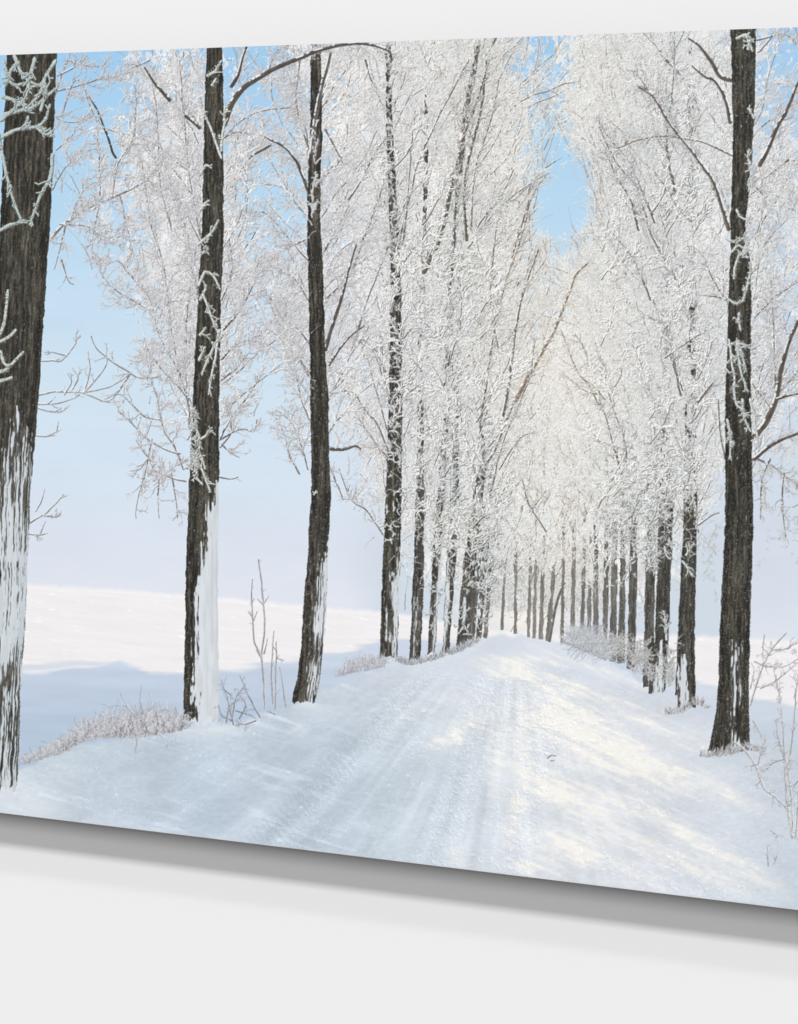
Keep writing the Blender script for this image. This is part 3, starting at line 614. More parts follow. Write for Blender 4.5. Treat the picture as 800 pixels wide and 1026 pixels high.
# ---------------------------------------------------------------- second tree from the left
T2 = [(727,183,216),(722,183.5,219),(700,184,219.5),(670,184.5,219),(640,185.5,218.5),(600,185.5,218.2),(560,186.5,218.5),(520,188.5,218.7),(490,189,218.7),(460,190.5,219.5),(420,193,219.5),(380,194,220),(340,196,220.5),(300,198.5,221),(265,200,223),(225,202.5,224),(180,203,224),(140,204,223.5),(100,205,224),(60,206.5,223),(38,207,222)]
LL = [ # long fan of boughs rising on its left side
 (2.6,1,(190,428),(188,400),(180,372),(172,330),(166,280),(160,250),(152,215)), (2.4,.9,(189,400),(178,370),(164,345),(158,330),(150,300),(142,285)), (2.4,1,(187,398),(186,360),(187,320),(190,290),(196,250)),
 (2,.8,(186,396),(172,380),(160,368),(148,350),(145,338)), (2,.8,(184,470),(176,450),(164,430),(158,400),(150,375),(146,345)), (1.8,.8,(180,455),(166,450),(148,440),(130,422),(118,412)),
 (1.8,.8,(186,482),(170,478),(156,472),(148,460),(140,470),(130,472)), (1.6,.7,(150,460),(142,450),(136,440)), (1.7,.7,(160,420),(146,418),(132,405),(120,395),(104,400)),
 (1.8,.8,(160,377),(140,378),(128,372),(112,362),(98,350),(91,336)), (1.8,.7,(130,375),(112,400),(100,402)), (1.6,.7,(152,440),(146,470),(138,500),(136,520)), (1.6,.7,(160,470),(158,500),(160,520)), (1.6,.7,(172,475),(176,500),(178,520)),
 (1.8,.8,(144,290),(130,275),(120,262),(108,262)), (1.6,.7,(150,310),(132,300),(118,292),(104,278),(96,262)), (2,.8,(200,300),(190,250),(182,210),(170,180),(160,140)),(1.8,.8,(160,250),(150,220),(146,190),(140,150)),
 (2.2,.9,(205,260),(196,210),(188,160),(184,110),(180,60)),(1.8,.8,(200,240),(180,200),(160,170),(140,130)),(1.8,.8,(172,230),(160,180),(158,120),(150,70))]
crown('l2', [(30, 214), (300, 210), (480, 202)], 60, (55, 140), k=1.1, r1=1.1, batches=5, y_rng=(100, 470), ang=(.2, .7), sides=(-1, -1, 1))
ps, ch = boughs('l2', LL, 420, Lr=(10, 26), hook=.02, dark=(160, 161, 168), bark=(132, 127, 130))
sprays([c for c in ch if len(c) > 12], 1500, TREES['l2'][2], Lr=(4, 12), r=(.8, .6), hook=.03, dark=(160, 161, 168))
loose(500, (80, 206, 60, 400), ids=TREES['l2'][2], pdark=.18, Lr=(5, 15), curv=.07)
sprays([poly([(150,485),(170,470),(185,460)]), poly([(140,500),(150,470)]), poly([(165,500),(160,460)])], 70, TREES['l2'][2], Lr=(6, 15), hook=.05, covlim=False)
# broken darker boughs against the sky at upper left
for p in ([(88,94),(98,112),(106,132),(112,150),(116,158)],): limb(p, 1.4, 2.2, TREES['l2'][2], bark=(62,62,62), frost=.35)
limb([(145,68),(156,84),(170,100)], 1.4, 3.4, TREES['l2'][2], bark=(84,74,72), frost=.4)
limb([(186,116),(194,122),(200,128)], 3, 3, TREES['l2'][2], bark=(84,74,72), frost=.4)
RR = [(5.5,1.5,(225,124),(232,104),(244,88),(262,76),(280,66),(300,58),(320,50),(345,44),(368,44),(388,50),(393,60)), (3.6,1.4,(232,86),(238,76),(243,58),(248,44)), (2.2,.8,(224,330),(236,316),(246,300),(254,284),(261,270)),
      (1.8,.8,(222,300),(232,270),(230,240)), (1.7,.7,(226,136),(238,132),(250,134)), (1.8,.8,(220,440),(232,418),(246,400),(256,384),(258,376)), (1.6,.7,(221,448),(232,430),(226,400)), (1.5,.7,(222,445),(230,452),(240,458)),
      (1.4,.7,(220,478),(230,480),(239,478)), (1.5,.7,(222,440),(240,430),(254,432),(258,420)), (2,.9,(300,58),(297,90),(299,118)),(1.7,.7,(268,72),(276,52),(290,44)),(1.7,.7,(222,360),(236,345),(256,340),(268,345)),(1.6,.7,(222,380),(236,370),(250,352))]
ps, ch = boughs('l2', RR, 300, Lr=(8, 22), hook=.02, dark=(160, 161, 168), bark=(96, 92, 93), frost=.55)
sprays([c for c in ch if len(c) > 12], 420, TREES['l2'][2], Lr=(4, 10), r=(.8, .6), hook=.03)
limb([(225,124),(232,104),(244,88),(262,76),(280,66),(300,58),(320,50),(345,44),(368,44),(388,50),(393,60)], 5.6, 1.8, TREES['l2'][2], bark=(84,80,80), frost=.42)
limb([(232,86),(238,76),(243,58),(248,44)], 3.6, 1.6, TREES['l2'][2], bark=(84,80,80), frost=.5)
loose(200, (224, 312, 140, 400), ids=TREES['l3'][2], pdark=.4, Lr=(5, 15), curv=.07, pw=1.8)
trunk('l2', T2, seed=1501, snow=[(480, 1, 1), (500, .8, 1), (515, .58, 1), (560, .52, 1), (580, .36, 1), (620, .30, 1), (700, .30, 1), (722, .42, 1)], flecks=.55)
def front(key, rows, n, fc, w=(2.6, 1.4), dark=(104, 108, 108), Lr=(4, 11), **kw):
    """thick frosted twigs hanging in front of a trunk"""
    ps = []
    for r in rows:
        o = poly(r, .4, .8); m = len(o); t = np.linspace(0, 1, m); R = ((w[0] * (1 - t) + w[1] * t) * SS / 2 * (0.62 + 0.7 * vnoise(np.arange(m) / 4.0, np.zeros(m) + .5, int(rng.integers(9999))))).astype(F32); I = np.full(m, TREES[key][2], np.uint8)
        stamp(o[:, 0] + .5, o[:, 1] + .7, R, np.tile(np.array(dark, F32), (m, 1)), I)
        nz = vnoise(np.arange(m) / 5., np.zeros(m) + .5, int(rng.integers(9999)))[:, None]
        stamp(o[:, 0] - .1, o[:, 1] - .15, R * .82, np.array(fc, F32) * (0.92 + .12 * nz), I)
        ps.append(o)
    sprays(ps, int(sum(len(p_) for p_ in ps) * .16), TREES[key][2], Lr=(1.6, 4.2), r=(.85, .6), fc=np.array(fc) * 1.06, dark=np.array(dark) * 1.35, twig=0, covlim=False, lo=.02, curv=.05, spread=(.5, 1.4))
    if n: sprays(ps, n, TREES[key][2], Lr=Lr, r=(w[1] * 1.1, w[1] * .7), fc=fc, dark=dark, twig=1, covlim=False, curv=.05, tone=.05, **kw)
G = (206, 214, 214)
front('l2', [[(221,158),(212,130),(204,112),(200,96)],[(221,150),(224,125),(225,105)],[(200,175),(205,165),(212,168)],[(199,285),(205,272),(214,276),(221,290)],[(222,335),(212,350),(202,375)],[(200,300),(207,285)],[(204,295),(212,320),(218,332)],
    [(198,245),(212,232),(219,220)],[(200,335),(206,328)],[(199,360),(204,350)],[(199,440),(206,436),(211,430)],[(200,465),(206,480),(211,492)],[(196,478),(203,485)],[(219,330),(216,355),(209,395)],[(200,210),(206,203),(210,200)],
    [(188,440),(196,420),(191,405)],[(187,468),(196,458),(204,462)],[(193,425),(199,440),(196,480)],[(207,75),(216,70),(222,60)],[(212,85),(217,78)],[(200,455),(206,470)]], 60, G, w=(2.2, 1.3))
sprays([poly([(192,480),(196,440)]), poly([(200,260),(206,240)]),poly([(188,450),(198,470)]),poly([(196,400),(192,430)])], 60, TREES['l2'][2], Lr=(4,10), r=(1.2,.8), fc=G, covlim=False, dark=(110,112,112))

# ---------------------------------------------------------------- nearest tree, left end
bl = [(1.8,.9,(38,362),(50,361),(62,361),(75,345),(76,333)),(2,.9,(38,396),(56,392),(84,393),(104,389),(120,382),(130,374)),(1.8,.8,(84,393),(90,372),(88,352)),(1.7,.8,(84,393),(96,380),(106,365),(107,350)),(1.6,.7,(88,395),(106,402),(121,402)),
      (1.8,.8,(37,405),(55,404),(70,400),(80,396)),(1.6,.8,(38,409),(50,412),(62,412),(70,406)),(1.8,.9,(34,436),(48,437),(56,432),(58,422)),(1.8,.9,(29,524),(44,515),(56,505),(64,494)),(1.8,.9,(29,535),(40,536),(48,534)),(1.6,.8,(42,516),(52,518),(62,517)),(1.4,.8,(40,534),(46,522)),(1.5,.8,(36,512),(42,500),(45,490)),
      (1.8,.8,(64,395),(72,382),(68,374)),(1.7,.7,(72,390),(78,378),(72,368)),(1.5,.7,(66,356),(52,352),(46,350))]
boughs('l1', bl, 34, Lr=(5, 12), hook=.05, dark=(126, 128, 134), bark=(160, 161, 167), frost=.9, covlim=False)
UL = [(3,1.2,(50,240),(62,226),(80,214),(96,204),(112,198),(130,190),(146,180),(156,170)),(1.8,1,(54,92),(80,85),(105,77),(129,73)),(1.8,.8,(52,102),(60,80),(70,54)),(2.2,1,(58,75),(76,66),(84,54)),(1.8,.8,(100,196),(100,165),(97,130)),(2,.9,(112,198),(118,165),(134,135),(136,90)),
      (1.7,.7,(70,220),(84,190),(104,178)),(1.6,.7,(68,60),(88,66),(104,66)),(1.6,.7,(41,108),(60,120),(80,122),(96,114)),(1.6,.7,(56,150),(72,136),(82,118)),(1.5,.7,(62,115),(76,80),(92,100)),(1.6,.7,(52,190),(70,160),(84,150)),(1.6,.7,(84,85),(92,110),(104,128)),
      (1.8,.7,(60,225),(84,226),(96,232),(104,240),(122,232)),(1.6,.7,(66,222),(60,250),(54,270)),(1.6,.7,(62,260),(68,280),(74,285)),(1.5,.7,(120,195),(128,230),(134,258)),(1.6,.7,(100,202),(92,240),(94,260)),(1.8,.8,(150,60),(132,68),(118,74))]
crown('l1', [(30, 40), (300, 30)], 12, (70, 130), k=1.15, r1=1.15, batches=3, y_rng=(90, 270), ang=(.5, 1.1), sides=(1, 1))
ps, ch = boughs('l1', UL, 300, Lr=(8, 22), hook=.02, dark=(160, 161, 168), bark=(136, 133, 138))
sprays([c for c in ch if len(c) > 12], 560, TREES['l1'][2], Lr=(4, 11), r=(.85, .6), hook=.03)
T1 = [(799,-22,14),(788,-22,16),(775,-24,18),(740,-22,19),(700,-20,20),(660,-18,22.5),(620,-15,25.5),(580,-13,27),(540,-12,28.5),(500,-11,30),(460,-10,33),(420,-8,37),(380,-7,40),(340,-5,42),(300,-4,45),(260,-2,47.5),(220,0,50.5),(180,2,52),(150,3,53),(100,5,55),(60,6.5,56.5),(38,7,57)]
trunk('l1', T1, seed=1701, snow=[(405, .5, .5), (415, .5, .6), (440, .35, .85), (490, .1, 1.0), (560, .0, 1.0), (640, .0, 1.0), (680, .2, 1.0), (720, .3, 1.0), (760, .15, 1.0), (796, -.3, 1.3)], flecks=.35, light=1.0, scol=(212, 220, 226), furrow=[(400, .55), (500, .45), (560, .30), (630, .30), (670, .5), (720, .6), (765, .5), (796, .30)])
G1 = (176, 192, 194)
front('l1', [[(55,60),(48,72),(40,84),(28,86)],[(2,60),(8,76),(14,84),(30,82)],[(14,56),(20,70),(28,80),(46,88)],[(34,58),(30,76),(26,94),(22,104)],[(44,84),(38,96),(30,104)],[(4,114),(20,110),(34,106),(46,96),(56,88)],[(0,120),(10,112),(22,100)],
    [(0,138),(10,132),(24,128),(36,127),(44,120),(50,104)],[(36,127),(46,134),(54,136)],[(-6,120),(-1,140),(4,165),(12,196),(22,222)],[(52,155),(50,176),(40,196),(30,222)],[(0,230),(12,224),(24,220)],[(2,96),(14,100),(26,106)],[(40,110),(46,92),(44,80)],[(24,128),(28,116)],[(18,62),(10,70),(6,84)]],
    70, G1, w=(3.4, 1.9), dark=(92, 98, 98), Lr=(5, 12))
front('l1', [[(-4,340),(3,326),(6,308),(8,290)],[(-4,344),(8,338),(16,330)],[(-4,374),(8,368),(16,360),(23,352)],[(-4,382),(6,380),(12,378)],[(0,352),(4,364),(10,366)]], 0, (186, 196, 192), w=(3.4, 2.6), dark=(70, 70, 66))

# ---------------------------------------------------------------- big tree on the right
QL = [(2,.9,(733,155),(722,150),(708,143),(694,140),(670,136),(640,140),(618,148),(606,142)),(5,1.5,(735,80),(722,76),(712,60),(700,45),(690,38)),(3.6,1.2,(731,228),(724,208),(716,184),(700,160),(686,142),(672,125),(662,108),(654,96),(640,87)),(4,1.8,(732,122),(728,102),(718,82),(706,76),(694,66)),
      (2.4,1.2,(727,460),(722,430),(720,400)),(1.8,.8,(728,300),(712,296),(700,296)),(1.8,.8,(728,300),(718,286),(708,265),(706,262))]
crown('rb', [(30, 742), (400, 738)], 16, (50, 110), k=1.0, r1=1.0, batches=3, y_rng=(80, 420), ang=(.2, .8), sides=(-1, -1))
boughs('rb', QL, 60, Lr=(7, 18), bark=(116, 108, 106), dark=(144, 144, 146))
TL = [(4.4,2.2,(762,165),(770,148),(780,125),(788,112),(796,92),(801,80)),(2,.9,(759,40),(772,36),(786,34),(800,44)),(6,3,(756,438),(768,422),(778,400),(782,375),(790,345),(800,322)),(3.8,2,(756,460),(770,448),(785,440),(800,434)),(2.8,1.4,(778,400),(790,396),(802,394)),(2.2,1.2,(790,384),(800,372)),
      (2.4,1.2,(778,395),(776,340),(774,300),(773,282)),(2,1,(756,318),(766,308),(778,296),(800,282)),(2,.9,(760,460),(776,468),(786,476),(800,486)),(1.8,.8,(755,385),(766,400),(774,410)),(1.6,.7,(757,186),(762,192),(768,200)),(1.8,.8,(790,160),(778,170),(764,180)),(2,.9,(772,460),(764,480),(762,520)),(1.8,.8,(786,474),(784,500),(788,540)),(1.8,.8,(800,486),(806,520),(800,560)),
      (2.2,1,(801,80),(812,60),(820,30)),(2.4,1,(800,322),(815,290),(830,240)),(2.2,1,(800,434),(830,420),(860,380))]
crown('rb', [(30, 748), (500, 742)], 34, (60, 130), k=1.1, r1=1.05, batches=4, y_rng=(60, 500), ang=(.2, .8), sides=(1, 1))
ps, ch = boughs('rb', TL, 330, Lr=(8, 24), hook=-.01, bark=(112, 105, 103), dark=(150, 152, 156), frost=.5)
sprays([c for c in ch if len(c) > 12], 300, TREES['rb'][2], Lr=(4, 12), r=(.85, .6), dark=(164, 166, 172))
loose(700, (752, 912, 150, 480), ids=TREES['rb'][2], pdark=.15, Lr=(5, 14), pw=1.4)
dr = [poly([(764,500),(768,540),(760,575)]), poly([(790,500),(786,530),(792,555)]), poly([(704,540),(712,570),(716,600)]), poly([(700,520),(706,560),(714,590)]), poly([(715,500),(716,540),(708,570)])]
sprays(dr, 60, TREES['rb'][2], Lr=(4, 12), r=(.7, .5), fc=(196, 204, 210), dark=(182, 190, 198), covlim=False)
TB = [(757,707,742),(750,710.5,752),(735,714,751.5),(710,718,751),(680,720.5,750.5),(650,721,751.5),(620,722,752),(580,724,753),(540,726,754.5),(500,727,755),(460,727,754),(430,726.5,753),(400,727,752.5),(350,728.5,752.5),(300,730,753),(260,732,752),(238,733,746),(220,731.5,748),(190,733.5,751),(160,734,754),(130,734.5,755.5),(100,734,756.5),(60,733,757.5),(24,732,758)]
for q_ in QL[1:4] + TL[:1] + TL[2:5]: limb(q_[2:], q_[0], q_[1], TREES['rb'][2], bark=(92, 86, 84), frost=.48)
trunk('rb', TB, seed=1901, snow=[(640, .5, .5), (648, .48, .66), (662, .42, .64), (680, .5, .52), (690, .4, .75), (706, .38, .72), (714, .5, .55), (735, .5, .62), (757, .55, .8)], furrow=[(640, .35), (757, .5)], flecks=.8, light=.98)
front('rb', [[(752,170),(749,150),(746,130),(744,112)][:2],[(755,118),(752,112),(749,108)],[(754,50),(750,40),(746,34)],[(738,38),(748,34),(756,42)],[(750,48),(752,36)],[(738,210),(742,216),(749,220)],[(752,162),(752,180),(750,192)],[(728,238),(736,242),(744,239),(750,236)],[(733,252),(740,246),(748,252)],
    [(730,345),(738,344),(748,346),(756,352)],[(738,345),(740,360),(744,378),(750,392)],[(731,340),(733,362),(736,378),(735,400)],[(742,350),(748,372)],[(735,385),(738,404),(744,412),(750,430)],[(744,400),(746,418),(752,432)],[(742,330),(740,318),(741,312)],[(735,278),(738,262),(742,252)],[(745,300),(750,280),(752,262)],
    [(731,300),(738,304),(746,300)],[(729,420),(732,436),(731,460)],[(752,400),(756,420),(760,448)],[(727,368),(731,374)]], 80, (204, 214, 214), w=(2.2, 1.2), Lr=(4, 10))
sprays([poly([(742,262),(748,240)]), poly([(736,352),(744,344)]),poly([(752,200),(756,165)]),poly([(750,440),(762,446)])], 40, TREES['rb'][2], Lr=(4, 9), r=(1.2, .8), fc=(204,214,214), covlim=False)
# frosted twigs in front of the two trunks behind it
front('r8', [[(684,490),(690,478),(692,466)],[(695,500),(698,515),(697,530)],[(688,556),(693,548),(695,545)],[(684,562),(690,570),(694,578)],[(692,506),(697,498)]], 16, (208, 214, 214), w=(1.8, 1.1))
front('r7', [[(666,548),(668,556),(672,560)],[(670,540),(673,550)],[(668,640),(666,615),(664,614)],[(662,512),(668,504),(674,508)],[(664,500),(672,498)]], 18, (212, 216, 216), w=(1.6, 1.0))
front('r5', [[(650,560),(654,570),(658,576)],[(656,556),(658,568)],[(640,500),(634,512),(630,520)],[(637,506),(640,494),(652,482)]], 26, (220, 222, 220), w=(1.5, 1.0))
limb([(700,526),(708,520),(716,515),(721,514)], 2, 1, TREES['r8'][2], bark=(130,126,126), frost=.5)
limb([(700,402),(707,394),(714,384)], 2.6, 1.6, TREES['r8'][2], bark=(112,110,110), frost=.4)

def mound(cx, cy, w, h, col=(217, 224, 231), tid=None):
    i0 = int(max(0, (cx - 3 * w - PX0) * SS)); i1 = int(min(W, (cx + 3 * w - PX0) * SS)); j0 = int((cy - h - 4 - PY0) * SS); j1 = int(min(H, (cy + h * 2.5 + 8 - PY0) * SS))
    yy, xx = np.mgrid[j0:j1, i0:i1].astype(F32); x = xx / SS + PX0; y = yy / SS + PY0
    g = np.exp(-((x - cx) / w) ** 2)
    edge = cy - h * g + (fbm(x / 3, x * 0 + cx, 811, 3) - .5) * max(4, h * 1.3)
    m = (y > edge) & (g > .08)
    a = (g * sstep(0, 1.2, y - edge) * np.exp(-np.maximum(y - edge, 0) / (h * 1.5 + 4)))
    a = np.clip(a * 1.3, 0, 1) * m
    onbark = np.isin(idm[j0:j1, i0:i1], [t[1] for t in TREES.values()])
    a = np.where(onbark & m, np.maximum(a, sstep(-.2, 1.0, y - edge)), a)[..., None]
    c = img[j0:j1, i0:i1].astype(F32); q = np.array(col, F32) + ((fbm(x / 6, y / 3, 813, 3) - .5) * 16)[..., None]
    img[j0:j1, i0:i1] = np.clip(c * (1 - a) + q * a, 0, 255).astype(np.uint8)
    idm[j0:j1, i0:i1][m & ((a[..., 0] > .3) | onbark)] = ID_ROAD
mound(14, 806, 34, 14); mound(206, 727, 20, 8); mound(312, 707, 17, 4); mound(737, 757, 22, 4, (200, 210, 220)); mound(390, 661, 12, 4); mound(687, 712, 14, 5, (206, 214, 223)); mound(657, 697, 14, 4, (208, 215, 224))
for cx_, cy_ in ((416, 663), (433, 657), (446, 657), (461, 654), (471, 650), (480, 642)): mound(cx_, cy_, 7, 3)

# ---------------------------------------------------------------- printed shrubs and grass
def grass(tid, line, n, hgt, cols=((206, 200, 204), (176, 166, 168), (228, 228, 232)), lean=.5, r=.75):
    P = poly(line, .5)
    k = rng.integers(0, len(P), n); x = P[k, 0] + rng.normal(0, 2, n); y = P[k, 1] + 2 - np.abs(rng.normal(0, .22, n)) * np.interp(P[k, 0], [p[0] for p in line], hgt)
    h = np.pi / 2 + np.clip(rng.normal(0, lean, n), -1.2, 1.2); L = rng.uniform(.25, .85, n) * np.interp(x, [p[0] for p in line], hgt)
    X, Y, t, hh, al = walk(x, y, h, np.maximum(L, 2), rng.choice([-1, 1], n) * rng.uniform(.01, .09, n), np.full(n, .08))
    C = np.array(cols, F32)[rng.integers(0, len(cols), n)] * rng.uniform(.93, 1.05, n)[:, None]
    draw_walk(X, Y, t, al, np.full(n, r), np.full(n, .5), C, np.full(n, tid, np.uint8), C * .80)
g1 = new_id('printed_grass_tuft', 0, 'frosted grass bank between the first and second printed trunks')
grass(g1, [(22,764),(45,757),(62,752),(80,742),(100,738),(120,738),(140,737),(160,734),(184,728)], 1500, [9,13,16,24,27,33,40,33,20], cols=((220,222,227),(204,203,209),(236,238,242),(176,173,178),(212,217,224)))
grass(g1, [(60,752),(80,742),(120,736),(150,735),(182,730)], 360, [8,14,18,22,14], cols=((232,234,238),(214,216,222),(150,142,144)))
g2 = new_id('printed_grass_tuft', 0, 'low frosted grass at the foot of the fourth printed trunk')
grass(g2, [(338,676),(350,672),(365,670),(385,666)], 360, [5,13,18,14], cols=((206,206,214),(190,186,194),(224,226,232)))
grass(g2, [(396,660),(410,664),(430,660),(455,652),(480,640)], 420, [8,7,7,7,6], cols=((196,202,208),(216,222,228),(160,160,160)))
g3 = new_id('printed_grass_tuft', 0, 'frosted grass round the foot of the large right-hand printed trunk')
grass(g3, [(702,756),(715,757),(730,754),(748,750),(765,752)], 260, [7,10,11,9,7], cols=((210,212,215),(166,160,160),(228,231,234)))
grass(g3, [(668,714),(682,712),(696,704),(708,708)], 170, [7,8,10,6], cols=((206,209,212),(150,142,142),(226,230,232)))
s1 = new_id('printed_shrub', 0, 'tall thin frosted saplings between the second and third printed trunks')
TREES['s1'] = (s1, s1, s1)
sap = [(2,1.2,(265,710),(264,680),(262,655),(265,632),(264,608),(262,586),(259,560)),(1.6,1,(262,660),(255,642),(253,622),(252,600),(253,580)),(1.8,1,(275,710),(276,680),(277,655),(277,642)),(1.4,.9,(273,705),(272,672),(273,650),(274,632)),(1.3,.8,(286,709),(283,685),(280,668)),
       (1.4,.8,(264,605),(270,597)),(1.4,.8,(264,606),(258,600)),(1.3,.7,(254,622),(258,612)),(1.3,.7,(253,618),(249,612)),(1.4,.8,(264,655),(268,640)),(1.3,.7,(262,660),(256,650)),(1.2,.7,(278,660),(285,662)),(1.2,.7,(277,652),(272,645))]
ps = [limb(r[2:], r[0], r[1], s1, bark=(170, 171, 179), frost=.9, fc=(196, 200, 208)) for r in sap]
sprays(ps, 22, s1, Lr=(3, 7), r=(.8, .6), fc=(190, 194, 202), covlim=False, twig=0)
s2 = new_id('printed_shrub', 0, 'small tangled twigs in the snow right of the plastered printed trunk')
ps = [limb(p, 1.3, .7, s2, bark=(152, 154, 162), frost=.6, fc=(202, 207, 214)) for p in ([(234,726),(228,700),(222,684)],[(260,718),(250,700),(240,676)],[(232,722),(236,700),(244,688)],[(232,722),(222,716),(219,706)],[(256,722),(244,726),(236,722)],[(240,720),(246,706),(238,694)],[(226,724),(230,708),(240,700)],[(232,696),(224,690),(221,680)],[(275,716),(268,712)],[(236,712),(250,716),(256,720)])]
sprays(ps, 44, s2, Lr=(5, 14), r=(.7, .5), fc=(188, 194, 202), dark=(160, 161, 168), covlim=False, twig=1, curv=.08)
s3 = new_id('printed_shrub', 0, 'round frosted bush at the far right verge of the printed track')
grass(s3, [(572,644),(585,650),(600,655),(608,660)], 900, [16,30,28,18], cols=((208,212,218),(226,229,232),(184,186,192)), lean=.8)
s4 = new_id('printed_shrub', 0, 'frosted twigs along the right verge among the printed trunks')
TREES['s4'] = (s4, s4, s4)
for cx, cy, hh_ in ((645,684,46),(652,690,54),(638,680,34),(624,664,36),(636,672,42),(672,694,40),(670,690,52),(612,660,30)):
    ps = [poly([(cx + rng.normal(0, 3), cy), (cx + rng.normal(0, 5), cy - hh_ * .5), (cx + rng.normal(0, 9), cy - hh_ * rng.uniform(.7, 1))], .5, 1) for _ in range(4)]
    sprays(ps, 42, s4, Lr=(5, 13), r=(.9, .6), fc=(208, 213, 216), dark=(150, 152, 154), covlim=False, twig=1)
s5 = new_id('printed_shrub', 0, 'thin frosted shrub at the right edge, beyond the large printed trunk')
TREES['s5'] = (s5, s5, s5)
rows = [(2.2,1.2,(752,706),(760,680),(768,660),(778,645),(788,634)),(1.6,.9,(766,665),(774,652),(787,650),(800,644)),(1.5,.8,(762,690),(776,683),(790,672),(800,664)),(1.4,.8,(756,663),(770,668),(784,668),(800,660)),(1.2,.7,(766,636),(764,655),(766,665)),(1.4,.8,(752,690),(756,672),(753,664)),
        (2.2,1.2,(736,744),(748,754),(757,768),(766,790),(778,800),(790,815),(793,838)),(2,1.1,(794,840),(793,800),(790,770),(795,730),(798,690)),(1.8,1,(797,840),(800,800),(802,750)),(1.6,.9,(793,836),(788,800),(786,760),(784,720),(780,690)),(1.6,.8,(790,770),(780,740),(778,720)),
        (1.4,.8,(786,760),(774,765),(764,775)),(1.5,.8,(755,722),(762,736),(766,745)),(1.5,.8,(760,765),(764,750),(768,740)),(1.3,.7,(772,832),(780,837),(786,836)),(1.6,.9,(796,700),(800,680),(806,650)),(1.6,.9,(794,790),(806,770),(815,730)),(1.4,.8,(782,700),(776,672),(779,668)),(1.3,.8,(770,868),(769,845)),(1.2,.8,(776,866),(780,852))]
ps = [limb(r[2:], r[0], r[1], s5, bark=(190, 190, 196), frost=.9, fc=(222, 225, 230)) for r in rows]
sprays(ps, 170, s5, Lr=(4, 14), r=(.8, .6), fc=(204, 209, 215), dark=(150, 150, 156), covlim=False, twig=1, spread=(.3, 1))
for (x_, y_) in ((779,667),(781,700),(796,653)):
    a = rng.uniform(0, 6.3, 60); q = rng.uniform(0, 3, 60); stamp(x_ + np.cos(a) * q, y_ + np.sin(a) * q, np.full(60, 1.2, F32), np.tile(np.array((200, 202, 206), F32), (60, 1)) * rng.uniform(.85, 1.05, 60)[:, None], np.full(60, s5, np.uint8))
# small dark crumbs on the track
limb([(549,760),(553,757),(558,758)], 1.2, .8, ID_ROAD, bark=(160, 156, 150), frost=0)
limb([(552,762),(556,762)], 1.2, .8, ID_ROAD, bark=(165, 160, 154), frost=0)
# ==== BUILD ==========================================================
sc = bpy.context.scene
sc.view_settings.view_transform = 'Standard'; sc.view_settings.look = 'None'
sc.view_settings.exposure = 0; sc.view_settings.gamma = 1
COL = sc.collection

# camera: a rising/falling-front lens looking along the wall from its right
FPX = 2400.0; CX = 400.0; CY = 513.0
xs_ = -759.5 / (0.1219 + 0.0350); HY = 55 - 0.0350 * xs_           # where the print's two long edges meet
ALPHA = math.atan(FPX / (CX - xs_))                                # wall normal against the view axis
HGT = 0.76                                                         # print height, metres
D0 = FPX * HGT / (bot_y(400) - top_y(400))
EYE = 1.5; DEPTH = 0.038                                           # print stands this far off the wall
ca, sa = math.cos(ALPHA), math.sin(ALPHA)
cam_d = bpy.data.cameras.new('camera'); cam = bpy.data.objects.new('camera', cam_d); COL.objects.link(cam)
CAMX, CAMY = sa * D0, -DEPTH - ca * D0                             # axis meets the print's face at x = 0
cam.location = (CAMX, CAMY, EYE); cam.rotation_euler = (math.pi / 2, 0, ALPHA)
cam_d.sensor_fit = 'HORIZONTAL'; cam_d.sensor_width = 36.0; cam_d.lens = FPX / 800 * 36.0
cam_d.shift_y = -(CY - HY) / 800.0; cam_d.clip_start = 0.05; cam_d.clip_end = 100
sc.camera = cam

def to_wall(px, py):
    """picture unit -> point (x, z) on the print's face"""
    r = (px - CX) / FPX
    dx, dy = ca * r - sa, sa * r + ca; k = (-DEPTH - CAMY) / dy
    return CAMX + dx * k, EYE + (HY - py) / FPX * k
def to_pic(X, Z):
    vx, vy = X - CAMX, -DEPTH - CAMY
    depth = -sa * vx + ca * vy; right = ca * vx + sa * vy
    return CX + FPX * right / depth, HY - FPX * (Z - EYE) / depth
XL, _ = to_wall(-104.0, 400); XR, _ = to_wall(904.0, 400)
ZT = to_wall(400, top_y(400))[1]; ZB = to_wall(400, bot_y(400))[1]

def link(name, me, parent=None, **props):
    o = bpy.data.objects.new(name, me); COL.objects.link(o)
    if parent: o.parent = parent
    for k, v in props.items(): o[k] = v
    return o

# ---- materials
def mat(name):
    m = bpy.data.materials.new(name); m.use_nodes = True
    n = m.node_tree.nodes; return m, n, m.node_tree.links, n['Principled BSDF']
ink, n, l, p = mat('canvas_ink')
at = n.new('ShaderNodeAttribute'); at.attribute_name = 'ink'; at.attribute_type = 'GEOMETRY'
l.new(at.outputs['Color'], p.inputs['Base Color']); p.inputs['Roughness'].default_value = 0.85
p.inputs['Specular IOR Level'].default_value = 0.12
tc = n.new('ShaderNodeTexCoord')
wv = n.new('ShaderNodeTexWave'); wv.wave_type = 'BANDS'; wv.bands_direction = 'X'; wv.inputs['Scale'].default_value = 420; wv.inputs['Distortion'].default_value = 1
wh = n.new('ShaderNodeTexWave'); wh.wave_type = 'BANDS'; wh.bands_direction = 'Z'; wh.inputs['Scale'].default_value = 420; wh.inputs['Distortion'].default_value = 1
mx = n.new('ShaderNodeMath'); mx.operation = 'MULTIPLY'
for w_ in (wv, wh): l.new(tc.outputs['Object'], w_.inputs['Vector'])
l.new(wv.outputs['Fac'], mx.inputs[0]); l.new(wh.outputs['Fac'], mx.inputs[1])
